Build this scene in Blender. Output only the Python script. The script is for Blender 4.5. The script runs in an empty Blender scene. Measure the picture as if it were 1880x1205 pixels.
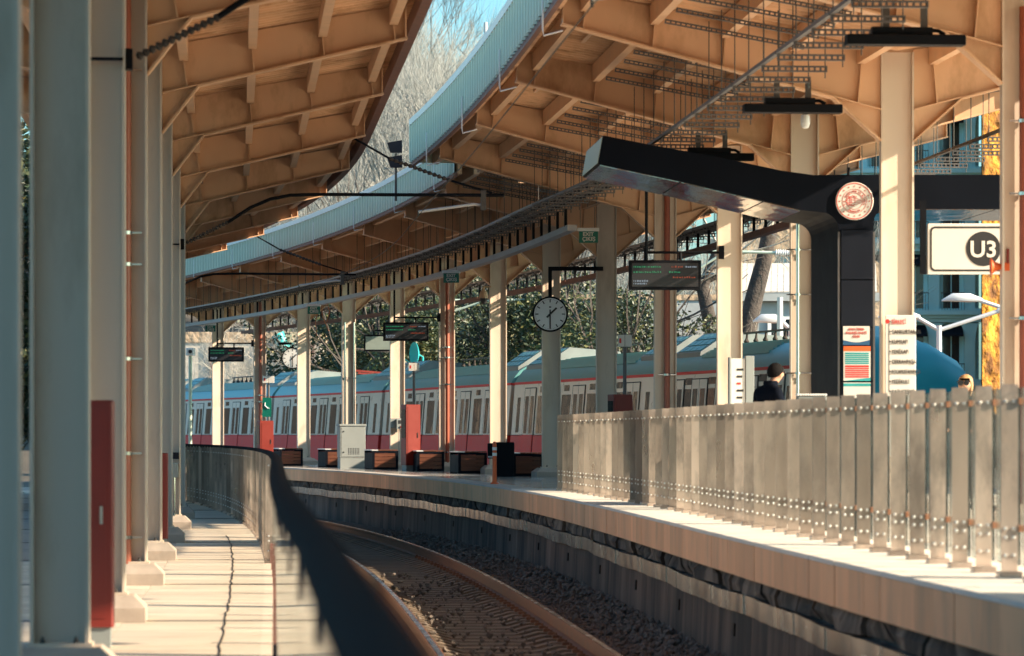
import bpy, math, random
import numpy as np
from mathutils import Vector, Matrix, noise as mnoise

random.seed(7)
S = bpy.context.scene
COL = S.collection
R = math.radians
# ------------------------------------------------------------------ camera, sky, sun, exposure
# heights are measured from eye level: the lens is at z = 0, right platform at -0.88, left at -1.43
F = 6600.0; CX = 940.0; HY = 798.0          # focal length, centre and horizon of the 1880 px photograph
cam = bpy.data.cameras.new('camera'); camo = bpy.data.objects.new('camera', cam); COL.objects.link(camo)
cam.sensor_width = 36; cam.lens = F / 1880 * 36
cam.shift_y = (HY - 602.5) / 1880
camo.location = (0, 0, 0); camo.rotation_euler = (R(90), 0, 0)
cam.clip_start = .1; cam.clip_end = 3000
cam.dof.use_dof = True; cam.dof.focus_distance = 72; cam.dof.aperture_fstop = 4.2
S.camera = camo
SUN_EL = 26.0; SUN_BACK = 14.0             # sun from the right, a little behind the camera
W = bpy.data.worlds.new('World'); S.world = W; W.use_nodes = True
nt = W.node_tree; nt.nodes.clear()
sky = nt.nodes.new('ShaderNodeTexSky'); sky.sky_type = 'NISHITA'; sky.sun_disc = False
sky.sun_elevation = R(SUN_EL); sky.sun_rotation = R(90 + SUN_BACK)
sky.altitude = 50; sky.air_density = 1.0; sky.dust_density = 2.0; sky.ozone_density = 1.0
tint = nt.nodes.new('ShaderNodeMix'); tint.data_type = 'RGBA'; tint.blend_type = 'MULTIPLY'
tint.inputs[0].default_value = 1.0; tint.inputs[7].default_value = (0.64, 1.05, 1.15, 1)
bg = nt.nodes.new('ShaderNodeBackground'); bg.inputs['Strength'].default_value = 0.092
wo = nt.nodes.new('ShaderNodeOutputWorld')
nt.links.new(sky.outputs[0], tint.inputs[6]); nt.links.new(tint.outputs[2], bg.inputs[0]); nt.links.new(bg.outputs[0], wo.inputs[0])
sl = bpy.data.lights.new('sun', 'SUN'); sl.energy = 5.0; sl.angle = R(.5); sl.color = (1.0, .80, .59)
so = bpy.data.objects.new('sun', sl); COL.objects.link(so)
tosun = Vector((math.cos(R(SUN_EL)) * math.cos(R(SUN_BACK)), -math.cos(R(SUN_EL)) * math.sin(R(SUN_BACK)), math.sin(R(SUN_EL))))
so.rotation_euler = tosun.to_track_quat('Z', 'Y').to_euler(); so.location = tosun * 60
S.view_settings.view_transform = 'Standard'; S.view_settings.look = 'None'
S.view_settings.gamma = 1.0; S.view_settings.use_curve_mapping = False
S.view_settings.exposure = 1.43
S.render.engine = 'CYCLES'
S.cycles.use_denoising = True
S.cycles.max_bounces = 10; S.cycles.diffuse_bounces = 3; S.cycles.glossy_bounces = 4
S.cycles.transparent_max_bounces = 24; S.cycles.caustics_reflective = False; S.cycles.caustics_refractive = False

# ------------------------------------------------------------------ helpers
def at(px, py, d):                          # a point of the photograph at a known distance
    return Vector(((px - CX) * d / F, d, (HY - py) * d / F))

def mat(name, color, rough=.6, metal=0., var=.12, scale=3., bump=.0, stretch=(1, 1, 1), spec=.5, dirt=None, dscale=1.2, dcut=.55, bscale=None, objvar=.0, coat=0.):
    m = bpy.data.materials.new(name); m.use_nodes = True
    n = m.node_tree.nodes; l = m.node_tree.links
    b = n['Principled BSDF']; b.inputs['Roughness'].default_value = rough; b.inputs['Metallic'].default_value = metal
    b.inputs['Specular IOR Level'].default_value = spec; b.inputs['Coat Weight'].default_value = coat
    tc = n.new('ShaderNodeTexCoord'); mp = n.new('ShaderNodeMapping'); mp.inputs['Scale'].default_value = stretch
    l.new(tc.outputs['Object'], mp.inputs[0])
    oi = n.new('ShaderNodeObjectInfo')
    off = n.new('ShaderNodeVectorMath'); off.operation = 'SCALE'; off.inputs[0].default_value = (37, 91, 53)
    l.new(oi.outputs['Random'], off.inputs['Scale']); l.new(off.outputs[0], mp.inputs['Location'])
    nz = n.new('ShaderNodeTexNoise'); nz.inputs['Scale'].default_value = scale; nz.inputs['Detail'].default_value = 6
    l.new(mp.outputs[0], nz.inputs[0])
    rp = n.new('ShaderNodeMapRange'); rp.inputs[1].default_value = .25; rp.inputs[2].default_value = .75
    rp.inputs[3].default_value = 1 - var; rp.inputs[4].default_value = 1 + var
    l.new(nz.outputs[0], rp.inputs[0])
    mul = n.new('ShaderNodeVectorMath'); mul.operation = 'SCALE'; mul.inputs[0].default_value = color[:3]
    if objvar:
        ov = n.new('ShaderNodeMapRange'); ov.inputs[3].default_value = 1 - objvar; ov.inputs[4].default_value = 1 + objvar
        l.new(oi.outputs['Random'], ov.inputs[0])
        mm = n.new('ShaderNodeMath'); mm.operation = 'MULTIPLY'; l.new(rp.outputs[0], mm.inputs[0]); l.new(ov.outputs[0], mm.inputs[1])
        l.new(mm.outputs[0], mul.inputs['Scale'])
    else:
        l.new(rp.outputs[0], mul.inputs['Scale'])
    out = mul.outputs[0]
    if dirt:
        d2 = n.new('ShaderNodeTexNoise'); d2.inputs['Scale'].default_value = dscale; d2.inputs['Detail'].default_value = 9; d2.inputs['Roughness'].default_value = .65
        l.new(mp.outputs[0], d2.inputs[0])
        cr = n.new('ShaderNodeMapRange'); cr.inputs[1].default_value = dcut - .1; cr.inputs[2].default_value = dcut + .1
        l.new(d2.outputs[0], cr.inputs[0])
        mx = n.new('ShaderNodeMix'); mx.data_type = 'RGBA'; mx.inputs[7].default_value = (*dirt, 1)
        l.new(cr.outputs[0], mx.inputs[0]); l.new(out, mx.inputs[6]); out = mx.outputs[2]
    l.new(out, b.inputs['Base Color'])
    rr = n.new('ShaderNodeMapRange'); rr.inputs[3].default_value = max(.02, rough - .1); rr.inputs[4].default_value = min(1, rough + .12)
    l.new(nz.outputs[0], rr.inputs[0]); l.new(rr.outputs[0], b.inputs['Roughness'])
    if bump:
        bn = n.new('ShaderNodeBump'); bn.inputs['Strength'].default_value = 1; bn.inputs['Distance'].default_value = bump
        n3 = n.new('ShaderNodeTexNoise'); n3.inputs['Scale'].default_value = bscale or scale * 4; n3.inputs['Detail'].default_value = 5
        l.new(mp.outputs[0], n3.inputs[0]); l.new(n3.outputs[0], bn.inputs['Height']); l.new(bn.outputs[0], b.inputs['Normal'])
    return m

def glass_mat(name, tint=(.985, 1, .995), mixf=.03):
    m = bpy.data.materials.new(name); m.use_nodes = True
    n = m.node_tree.nodes; l = m.node_tree.links; n.clear()
    o = n.new('ShaderNodeOutputMaterial'); t = n.new('ShaderNodeBsdfTransparent'); t.inputs[0].default_value = (*tint, 1)
    g = n.new('ShaderNodeBsdfGlossy'); g.inputs['Roughness'].default_value = .06; g.inputs[0].default_value = (.9, .95, .95, 1)
    fr = n.new('ShaderNodeFresnel'); fr.inputs[0].default_value = 1.45
    df = n.new('ShaderNodeBsdfDiffuse'); df.inputs[0].default_value = (.55, .6, .58, 1)
    a = n.new('ShaderNodeMixShader'); c = n.new('ShaderNodeMixShader')
    nz = n.new('ShaderNodeTexNoise'); nz.inputs['Scale'].default_value = 5; nz.inputs['Detail'].default_value = 6
    mr = n.new('ShaderNodeMapRange'); mr.inputs[1].default_value = .4; mr.inputs[2].default_value = .8; mr.inputs[3].default_value = mixf * .3; mr.inputs[4].default_value = mixf * 1.6
    l.new(nz.outputs[0], mr.inputs[0])
    l.new(fr.outputs[0], a.inputs[0]); l.new(t.outputs[0], a.inputs[1]); l.new(g.outputs[0], a.inputs[2])
    l.new(mr.outputs[0], c.inputs[0]); l.new(a.outputs[0], c.inputs[1]); l.new(df.outputs[0], c.inputs[2]); l.new(c.outputs[0], o.inputs[0])
    return m

def emit_mat(name, color, strength):
    m = mat(name, (0.01, 0.01, 0.01), .5)
    b = m.node_tree.nodes['Principled BSDF']
    b.inputs['Emission Color'].default_value = (*color, 1); b.inputs['Emission Strength'].default_value = strength
    return m

class MB:
    def __init__(s): s.v = []; s.f = []; s.M = None
    def add(s, vs, fs):
        o = len(s.v)
        if s.M is not None: vs = [s.M @ Vector(v) for v in vs]
        s.v.extend(tuple(v) for v in vs); s.f.extend(tuple(i + o for i in f) for f in fs); return s
    def box(s, x0, x1, y0, y1, z0, z1):
        return s.add([(x0, y0, z0), (x1, y0, z0), (x1, y1, z0), (x0, y1, z0), (x0, y0, z1), (x1, y0, z1), (x1, y1, z1), (x0, y1, z1)],
              [(0, 3, 2, 1), (4, 5, 6, 7), (0, 1, 5, 4), (1, 2, 6, 5), (2, 3, 7, 6), (3, 0, 4, 7)])
    def cbox(s, c, sx, sy, sz):
        return s.box(c[0] - sx / 2, c[0] + sx / 2, c[1] - sy / 2, c[1] + sy / 2, c[2] - sz / 2, c[2] + sz / 2)
    def bevel_box(s, x0, x1, y0, y1, z0, z1, b):
        # a box whose vertical edges and top rim are chamfered
        def ring(i, z):
            return [(x0 + b + i, y0 + i, z), (x1 - b - i, y0 + i, z), (x1 - i, y0 + b + i, z), (x1 - i, y1 - b - i, z),
                    (x1 - b - i, y1 - i, z), (x0 + b + i, y1 - i, z), (x0 + i, y1 - b - i, z), (x0 + i, y0 + b + i, z)]
        vs = ring(0, z0) + ring(0, z1 - b) + ring(b * .7, z1)
        fs = [tuple(range(7, -1, -1)), tuple(range(16, 24))]
        for k in (0, 8):
            for i in range(8): fs.append((k + i, k + (i + 1) % 8, k + 8 + (i + 1) % 8, k + 8 + i))
        return s.add(vs, fs)
    def prism_xz(s, pts, y0, y1):           # polygon in x,z pushed through y
        n = len(pts)
        a = sum(pts[i][0] * pts[(i + 1) % n][1] - pts[(i + 1) % n][0] * pts[i][1] for i in range(n))
        if a < 0: pts = pts[::-1]
        vs = [(x, y0, z) for x, z in pts] + [(x, y1, z) for x, z in pts]
        return s.add(vs, [tuple(range(n)), tuple(range(2 * n - 1, n - 1, -1))] + [(i + n, (i + 1) % n + n, (i + 1) % n, i) for i in range(n)])
    def prism_xy(s, pts, z0, z1):
        n = len(pts)
        a = sum(pts[i][0] * pts[(i + 1) % n][1] - pts[(i + 1) % n][0] * pts[i][1] for i in range(n))
        if a < 0: pts = pts[::-1]
        vs = [(x, y, z0) for x, y in pts] + [(x, y, z1) for x, y in pts]
        return s.add(vs, [tuple(range(n - 1, -1, -1)), tuple(range(n, 2 * n))] + [(i, (i + 1) % n, (i + 1) % n + n, i + n) for i in range(n)])
    def prism_yz(s, pts, x0, x1):
        n = len(pts)
        a = sum(pts[i][0] * pts[(i + 1) % n][1] - pts[(i + 1) % n][0] * pts[i][1] for i in range(n))
        if a < 0: pts = pts[::-1]
        vs = [(x0, y, z) for y, z in pts] + [(x1, y, z) for y, z in pts]
        return s.add(vs, [tuple(range(n - 1, -1, -1)), tuple(range(n, 2 * n))] + [(i, (i + 1) % n, (i + 1) % n + n, i + n) for i in range(n)])
    def plate(s, a, b, width, th, axis=(0, 1, 0)):  # flat bar from a to b, width along axis, thickness across
        a = Vector(a); b = Vector(b); w = Vector(axis).normalized() * width / 2
        t = (b - a).cross(w).normalized() * th / 2
        return s.add([a - w - t, a + w - t, a + w + t, a - w + t, b - w - t, b + w - t, b + w + t, b - w + t],
              [(0, 1, 2, 3), (7, 6, 5, 4), (0, 4, 5, 1), (1, 5, 6, 2), (2, 6, 7, 3), (3, 7, 4, 0)])
    def tube(s, pts, r, n=8, cap=True):
        pts = [Vector(p) for p in pts]; rs = r if isinstance(r, (list, tuple)) else [r] * len(pts)
        vs = []; fs = []; up = None
        for i, p in enumerate(pts):
            t = (pts[min(i + 1, len(pts) - 1)] - pts[max(i - 1, 0)]).normalized()
            if up is None:
                up = Vector((0, 0, 1)) if abs(t.z) < .9 else Vector((1, 0, 0))
            x = t.cross(up).normalized(); y = x.cross(t).normalized(); up = y
            for k in range(n):
                a = 2 * math.pi * k / n
                vs.append(p + (x * math.cos(a) + y * math.sin(a)) * rs[i])
        for i in range(len(pts) - 1):
            for k in range(n):
                fs.append((i * n + k, i * n + (k + 1) % n, (i + 1) * n + (k + 1) % n, (i + 1) * n + k))
        if cap:
            fs.append(tuple(range(n - 1, -1, -1))); fs.append(tuple(range((len(pts) - 1) * n, len(pts) * n)))
        return s.add(vs, fs)
    def lathe(s, prof, n=16, c=(0, 0, 0), axis='z'):
        vs = []
        for r, h in prof:
            for k in range(n):
                a = 2 * math.pi * k / n
                if axis == 'z': vs.append((c[0] + r * math.cos(a), c[1] + r * math.sin(a), c[2] + h))
                elif axis == 'y': vs.append((c[0] + r * math.cos(a), c[1] + h, c[2] - r * math.sin(a)))
                else: vs.append((c[0] + h, c[1] + r * math.cos(a), c[2] + r * math.sin(a)))
        fs = []
        for i in range(len(prof) - 1):
            for k in range(n): fs.append((i * n + k, i * n + (k + 1) % n, (i + 1) * n + (k + 1) % n, (i + 1) * n + k))
        fs.append(tuple(range(n - 1, -1, -1))); fs.append(tuple(range((len(prof) - 1) * n, len(prof) * n)))
        return s.add(vs, fs)
    def mesh(s, name, smooth=False):
        me = bpy.data.meshes.new(name); me.from_pydata(s.v, [], s.f); me.update()
        if smooth:
            me.polygons.foreach_set('use_smooth', [True] * len(me.polygons))
            try: me.set_sharp_from_angle(angle=R(38))
            except Exception: pass
        return me
    def build(s, name, m, parent=None, smooth=False, loc=None, rotz=0):
        return link(name, s.mesh(name, smooth), m, parent, loc, rotz)

def link(name, me, m=None, parent=None, loc=None, rotz=0):
    if m is not None and len(me.materials) == 0: me.materials.append(m)
    o = bpy.data.objects.new(name, me); COL.objects.link(o)
    if parent: o.parent = parent
    if loc is not None: o.location = loc
    if rotz: o.rotation_euler = (0, 0, rotz)
    return o

def tag(o, label=None, cat=None, group=None, kind=None):
    if label: o['label'] = label
    if cat: o['category'] = cat
    if group: o['group'] = group
    if kind: o['kind'] = kind
    return o

def thing(name, label, cat, loc=(0, 0, 0), rotz=0, group=None):
    o = bpy.data.objects.new(name, None); COL.objects.link(o); o.empty_display_size = .2
    o.location = loc; o.rotation_euler = (0, 0, rotz)
    return tag(o, label, cat, group)

def dup(root, loc=None, rotz=None, label=None, scale=None):
    r = root.copy(); COL.objects.link(r)
    if loc is not None: r.location = loc
    if rotz is not None: r.rotation_euler = (0, 0, rotz)
    if label: r['label'] = label
    if scale: r.scale = scale
    for ch in list(root.children):
        c = ch.copy(); COL.objects.link(c); c.parent = r
        for g in list(ch.children):
            d = g.copy(); COL.objects.link(d); d.parent = c
    return r

def text_mesh(txt, size, depth=.004, align='LEFT', bold=0.):
    cu = bpy.data.curves.new('txt', 'FONT'); cu.body = txt; cu.size = size; cu.extrude = depth / 2; cu.align_x = align; cu.offset = bold
    cu.resolution_u = 3
    ob = bpy.data.objects.new('txt', cu); COL.objects.link(ob)
    dg = bpy.context.evaluated_depsgraph_get()
    me = bpy.data.meshes.new_from_object(ob.evaluated_get(dg))
    bpy.data.objects.remove(ob); bpy.data.curves.remove(cu)
    me.materials.clear()
    return me

def lettering(txt, size, m, parent, loc, align='LEFT', bold=0., rot=None, sx=1., name='lettering'):
    me = text_mesh(txt, size, .004, align, bold)
    o = link(name, me, m, parent, loc); o.rotation_euler = rot or (R(90), 0, 0); o.scale = (sx, 1, 1)
    return o

class Curve:                                  # plan line x(d)
    def __init__(s, pts, deg=3):
        a = np.array(pts, float); s.c = np.polyfit(a[:, 0] - 60, a[:, 1], deg); s.dc = np.polyder(s.c)
    def x(s, d): return float(np.polyval(s.c, d - 60))
    def th(s, d): return math.atan(-float(np.polyval(s.dc, d - 60)))
    def p(s, d, off=0, z=0):
        t = s.th(d); return Vector((s.x(d) + off * math.cos(t), d + off * math.sin(t), z))

def sweep(mb, cv, d0, d1, step, prof, closed=True, warp=None):
    n = max(1, int(round((d1 - d0) / step))); m = len(prof); vs = []; fs = []
    for i in range(n + 1):
        d = d0 + (d1 - d0) * i / n
        for k, (o, z) in enumerate(prof):
            if warp: o, z = warp(d, k, o, z)
            vs.append(cv.p(d, o, z))
    for i in range(n):
        for k in range(m if closed else m - 1):
            a = i * m + k; b = i * m + (k + 1) % m
            fs.append((a, b, b + m, a + m))
    if closed:
        fs.append(tuple(range(m))[::-1]); fs.append(tuple(range(n * m, n * m + m)))
    return mb.add(vs, fs)

ZR, ZL, ZT = -.88, -1.43, -1.875             # right platform, left platform, rail top
EDGE = Curve([(10, 3.42), (19.36, 2.755), (22.3, 2.51), (27.4, 2.2), (33.2, 1.72), (42.7, 1.06), (53.3, .26), (70, -1.15), (83, -3.3), (95.2, -6.07), (110, -9.9), (122, -13.2)], 4)
COLR = Curve([(21.3, 5.9), (28, 5.45), (34.7, 4.97), (41.4, 4.41), (48.1, 3.83), (54.8, 3.30), (61.4, 2.63), (68, 1.82), (74.5, .80), (81, -.28), (87.4, -1.66), (93.7, -2.91), (100, -4.55), (106, -6.15), (112, -7.9), (118, -9.65), (124, -11.5)], 4)
RAIL = Curve([(10, 2.3), (20, 1.62), (30.4, .926), (38.8, .35), (44.6, -.09), (50.4, -.59), (61.6, -1.72), (74, -3.4), (86, -5.6), (100, -9.0), (112, -12.4)], 4)
LRAIL = Curve([(2, 0.02), (10, -.55), (20, -1.27), (30, -2.0), (45, -3.15), (55, -3.95), (63, -4.68), (76, -6.9), (84, -8.3), (95, -10.9)], 4)
class Bend(Curve):                            # straight, then bending left
    def __init__(s, a, b, d0, q): s.a, s.b, s.d0, s.q = a, b, d0, q
    def x(s, d): return s.a + s.b * d - s.q * max(0, d - s.d0) ** 2
    def th(s, d): return math.atan(-(s.b - 2 * s.q * max(0, d - s.d0)))
COLL = Bend(-1.03, -.0764, 58, .0025)
TRN = Curve([(60, 8.0), (70.7, 5.36), (80, 3.04), (95, -.21), (114, -4.35), (120, -6.3), (139, -12.6), (160, -19.5)], 3)

# ------------------------------------------------------------------ materials
M = {}
M['paint'] = mat('bounce_tinted_paint', (.73, .455, .28), .5, var=.10, scale=1.5, stretch=(1, 1, .4), spec=.3, dirt=(.46, .26, .14), dscale=1.6, dcut=.62, bump=.0006, bscale=30)  # same paint as the columns; warm bounce light put into the beam colour
M['shaft'] = mat('neutral_cream_paint', (.66, .545, .44), .45, var=.05, scale=1.2, spec=.35, stretch=(1, 1, .3), dirt=(.47, .36, .27), dscale=1.5, dcut=.64, bump=.0006, bscale=30)  # column colour, left without the bounce tint of the beams
M['deck'] = mat('bounce_tinted_deck', (.75, .455, .27), .6, var=.18, scale=1.0, spec=.2, dirt=(.42, .22, .11), dscale=1.3, dcut=.58)  # orange includes the warm bounce light from the floor
M['purlin'] = mat('bounce_tinted_purlin', (.76, .48, .30), .5, var=.10, spec=.3, dirt=(.52, .35, .22), dscale=3, dcut=.7)  # carries the same painted-in warm bounce as the beams
M['fascia'] = mat('fascia_sheet', (.52, .61, .51), .42, metal=.15, var=.07, scale=.8, stretch=(1, 1, .2))
M['white'] = mat('white_paint', (.84, .84, .82), .5, var=.05)
M['gutter'] = mat('gutter_paint', (.20, .10, .08), .6, var=.3, scale=5)
M['conc'] = mat('concrete', (.42, .34, .28), .8, var=.15, scale=4, bump=.004, dirt=(.3, .26, .22), dcut=.62)
M['etile2'] = mat('dark_paving', (.20, .20, .20), .5, var=.1)
M['pave'] = mat('bounce_paving', (.80, .70, .57), .75, var=.12, scale=2)  # made pale to throw sunlight up under the canopy
M['slab'] = mat('pale_paving', (.69, .58, .46), .65, var=.14, scale=3, bump=.002, stretch=(1, 5, 1), objvar=.11, dirt=(.44, .34, .25), dscale=1.5, dcut=.60)
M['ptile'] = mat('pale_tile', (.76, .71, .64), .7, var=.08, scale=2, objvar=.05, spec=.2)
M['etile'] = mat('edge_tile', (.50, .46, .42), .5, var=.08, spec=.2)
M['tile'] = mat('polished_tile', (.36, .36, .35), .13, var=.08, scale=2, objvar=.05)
M['coping'] = mat('coping_stone', (.84, .45, .24), .75, var=.14, scale=2.2, bump=.003, objvar=.12, stretch=(1, 1, .35), dirt=(.58, .34, .20), dscale=2.0, dcut=.62)  # tan stone; the warm bounce light on its face is added to the colour
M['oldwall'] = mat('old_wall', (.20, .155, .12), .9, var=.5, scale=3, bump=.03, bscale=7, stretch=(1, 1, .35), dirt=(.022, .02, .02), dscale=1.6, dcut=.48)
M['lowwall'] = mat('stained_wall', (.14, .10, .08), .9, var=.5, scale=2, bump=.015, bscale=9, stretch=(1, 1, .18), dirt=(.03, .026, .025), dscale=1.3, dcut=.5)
M['galv'] = mat('galvanised_sheet', (.38, .44, .45), .24, metal=.85, var=.06, scale=1, bump=.002, bscale=2, objvar=.15)
M['ballast'] = mat('ballast_stone', (.17, .14, .12), .9, var=.35, scale=9, bump=.01)
M['bed'] = mat('track_bed', (.10, .075, .055), .95, var=.4, scale=4, bump=.02)
M['sleeper'] = mat('sleeper_concrete', (.20, .15, .11), .85, var=.22, scale=6, bump=.004, objvar=.15)
M['rail'] = mat('rusty_rail', (.20, .085, .045), .6, metal=.3, var=.3, scale=6)
M['railtop'] = mat('polished_rail', (.55, .50, .47), .25, metal=1, var=.15, scale=4)
M['steel'] = mat('brushed_steel', (.62, .50, .42), .30, metal=.75, var=.16, scale=1.6, stretch=(1.5, 1.5, .6), objvar=.34, dirt=(.30, .25, .22), dscale=1.8, dcut=.56)
M['bolt'] = mat('bolt_steel', (.95, .93, .9), .38, metal=1, var=.03)
M['glass'] = glass_mat('railing_glass')
M['dark'] = mat('dark_cladding', (.004, .006, .011), .6, spec=.08, var=.15, scale=2)
M['dark2'] = mat('dark_panel', (.010, .013, .021), .5, var=.1, spec=.12)
M['black'] = mat('black_paint', (.005, .006, .009), .6, var=.1, spec=.12)
M['soffit'] = mat('mirror_soffit', (.55, .60, .62), .07, metal=1, var=.05, bump=.02, bscale=2.2, stretch=(1, .3, 1))
M['rod'] = mat('threaded_steel', (.09, .085, .08), .5, metal=.5)
M['tray'] = mat('tray_steel', (.13, .125, .125), .5, metal=.4, var=.2)
M['trunk'] = mat('grey_trunking', (.36, .33, .32), .5, var=.08)
M['pipe'] = mat('brown_downpipe', (.33, .085, .045), .42, var=.15, scale=3)
M['chrome'] = mat('chrome_pipe', (.7, .68, .66), .15, metal=1)
M['red'] = mat('red_enamel', (.20, .020, .012), .45, var=.1)
M['orange'] = mat('orange_plastic', (.75, .13, .03), .45, var=.08)
M['green'] = mat('exit_green', (.0, .16, .11), .4, var=.04)
M['wood'] = mat('bench_slat', (.13, .040, .018), .5, var=.3, scale=4, stretch=(.5, 6, 6))
M['handrail'] = mat('dark_handrail', (.012, .008, .008), .9, var=.2, spec=.08)
M['tbody'] = mat('train_cream', (.90, .74, .61), .3, var=.04, spec=.6)
M['tred'] = mat('train_red', (.90, .07, .06), .5, var=.06, spec=.15)
M['unit'] = mat('roof_unit_grey', (.26, .28, .27), .5, var=.1)
M['troof'] = mat('train_roof', (.14, .38, .38), .4, metal=.1, var=.12, scale=2)
M['twin'] = mat('train_window', (.012, .016, .02), .03, var=.1, bump=.03, bscale=.9, spec=.10)
M['tteal'] = mat('train_teal', (.03, .42, .44), .4, var=.05, spec=.3)
M['rubber'] = mat('gangway_rubber', (.02, .02, .022), .7)
M['screen'] = mat('board_screen', (.035, .035, .04), .18, var=.05)
M['led_g'] = emit_mat('led_green', (.05, .8, .35), .10); M['led_r'] = emit_mat('led_red', (1, .15, .05), .10); M['led_w'] = emit_mat('led_white', (.7, .85, 1), .12)
M['grn'] = mat('ground_soil', (.12, .10, .075), .95, var=.3, scale=.4)
M['hill'] = mat('hill_leaf_litter', (.075, .062, .045), .95, var=.4, scale=.3)
M['bark'] = mat('pale_bark', (.52, .46, .38), .85, var=.3, scale=2)
M['barkd'] = mat('dark_bark', (.06, .048, .042), .9, var=.45, scale=3, bump=.05)
M['twig'] = mat('bare_twigs', (.27, .275, .26), .85, var=.3)
def leaf_mat(name, a, b):
    m = mat(name, a, .5, var=.3, scale=2); n = m.node_tree.nodes; l = m.node_tree.links; bs = n['Principled BSDF']
    g = n.new('ShaderNodeNewGeometry'); mx = n.new('ShaderNodeMix'); mx.data_type = 'RGBA'
    mx.inputs[6].default_value = (*a, 1); mx.inputs[7].default_value = (*b, 1)
    p = n.new('ShaderNodeMath'); p.operation = 'POWER'; p.inputs[1].default_value = 5.0
    l.new(g.outputs['Random Per Island'], p.inputs[0]); l.new(p.outputs[0], mx.inputs[0]); l.new(mx.outputs[2], bs.inputs['Base Color'])
    return m
M['leafg'] = leaf_mat('evergreen_leaves', (.030, .050, .022), (.14, .13, .035))
M['leafr'] = leaf_mat('autumn_leaves', (.05, .04, .022), (.30, .12, .05))
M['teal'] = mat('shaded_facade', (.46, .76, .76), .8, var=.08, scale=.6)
M['gold'] = mat('ochre_stone', (.62, .27, .03), .95, var=.6, scale=1.3, bump=.3, bscale=3.2, dirt=(.13, .05, .012), dscale=.9, dcut=.50, stretch=(1.2, 1, .8))
M['house'] = mat('house_render', (.40, .42, .42), .85, var=.1)
M['stone'] = mat('ruin_stone', (.46, .33, .22), .9, var=.35, scale=.8, bump=.1)
M['rooft'] = mat('pale_roof', (.55, .50, .44), .7, var=.15)
M['wglass'] = mat('window_glass', (.02, .025, .03), .08, spec=.8)
M['skin'] = mat('skin', (.46, .25, .16), .5, var=.04)
M['hairk'] = mat('black_hair', (.008, .007, .007), .8, var=.3, scale=40, spec=.1, bump=.006, bscale=60)
M['hairb'] = mat('blonde_hair', (.42, .24, .11), .4, var=.35, scale=30, stretch=(4, 4, .5))
M['jacket'] = mat('dark_jacket', (.006, .008, .014), .9, spec=.03, var=.15, scale=8, bump=.006, bscale=14)
M['trous'] = mat('dark_trousers', (.02, .022, .03), .8)
M['poster'] = mat('poster_paper', (.72, .68, .62), .35, var=.03)
M['ink'] = mat('black_ink', (.02, .02, .022), .5)
M['redink'] = mat('red_ink', (.62, .04, .03), .5)
M['tealink'] = mat('teal_ink', (.03, .32, .32), .5)
M['blueink'] = mat('blue_ink', (.02, .09, .20), .5)
M['grey'] = mat('grey_cabinet', (.25, .275, .27), .5, var=.05)
M['lamp'] = mat('lamp_housing', (.62, .63, .64), .4, var=.05)
M['cable'] = mat('orange_cable', (.45, .13, .04), .6)

ORD = ['nearest', 'second nearest', 'third nearest', 'fourth nearest', 'fifth nearest', 'sixth nearest', 'seventh nearest', 'eighth nearest', 'ninth nearest', 'tenth nearest', 'eleventh nearest', 'twelfth nearest', 'thirteenth nearest', 'fourteenth nearest', 'fifteenth nearest', 'sixteenth nearest']

# ------------------------------------------------------------------ ground, track, platforms
mb = MB(); mb.box(-900, 900, -60, 1600, -2.4, -2.13); g = mb.build('ground', M['grn']); tag(g, kind='structure')
mb = MB(); sweep(mb, RAIL, 2, 112, 1.5, [(-3.4, -2.10), (2.0, -2.10), (2.0, -2.3), (-3.4, -2.3)][::-1])
bed = mb.build('track_bed', M['bed']); tag(bed, kind='structure')

track = thing('railway_track', 'curved railway track with rusty rails on concrete sleepers between the platforms', 'railway track')
for off, ph in ((0., 0), (-1.505, 1)):
    mb = MB(); prof = [(-.036, ZT), (.036, ZT), (.036, ZT - .035), (.010, ZT - .05), (.010, ZT - .135), (.07, ZT - .15), (.07, ZT - .16), (-.07, ZT - .16), (-.07, ZT - .15), (-.010, ZT - .135), (-.010, ZT - .05), (-.036, ZT - .035)]
    sweep(mb, RAIL, 4, 112, 1.0, [(o + off, z) for o, z in prof][::-1])
    ro = mb.build('rail', M['rail'], track)
    mb = MB(); sweep(mb, RAIL, 4, 112, 1.0, [(off - .024, ZT + .001), (off + .024, ZT + .001), (off + .024, ZT + .0035), (off - .024, ZT + .0035)][::-1])
    mb.build('rail_head', M['railtop'], ro)
mb = MB()
mb.prism_xz([(-1.3, -.11), (1.3, -.11), (1.28, .0), (.95, .02), (.55, .02), (.35, -.035), (-.35, -.035), (-.55, .02), (-.95, .02), (-1.28, .0)], -.125, .125)
slm = mb.mesh('sleeper')
mb = MB()
for s in (-1, 1):
    for t in (-1, 1):
        mb.cbox((s * .7525 + t * .11, 0, .03), .07, .10, .045); mb.tube([(s * .7525 + t * .11, 0, .04), (s * .7525 + t * .11, 0, .075)], .016, 6)
fam = mb.mesh('fastening'); fam.materials.append(M['rail'])
d = 6.0
while d < 90:
    p = RAIL.p(d, -.7525, ZT - .185)
    o = link('sleeper', slm, M['sleeper'], track, p, RAIL.th(d))
    if 26 < d < 60: tag(link('fastening', fam, None, o), kind='stuff')
    d += .60

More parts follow.
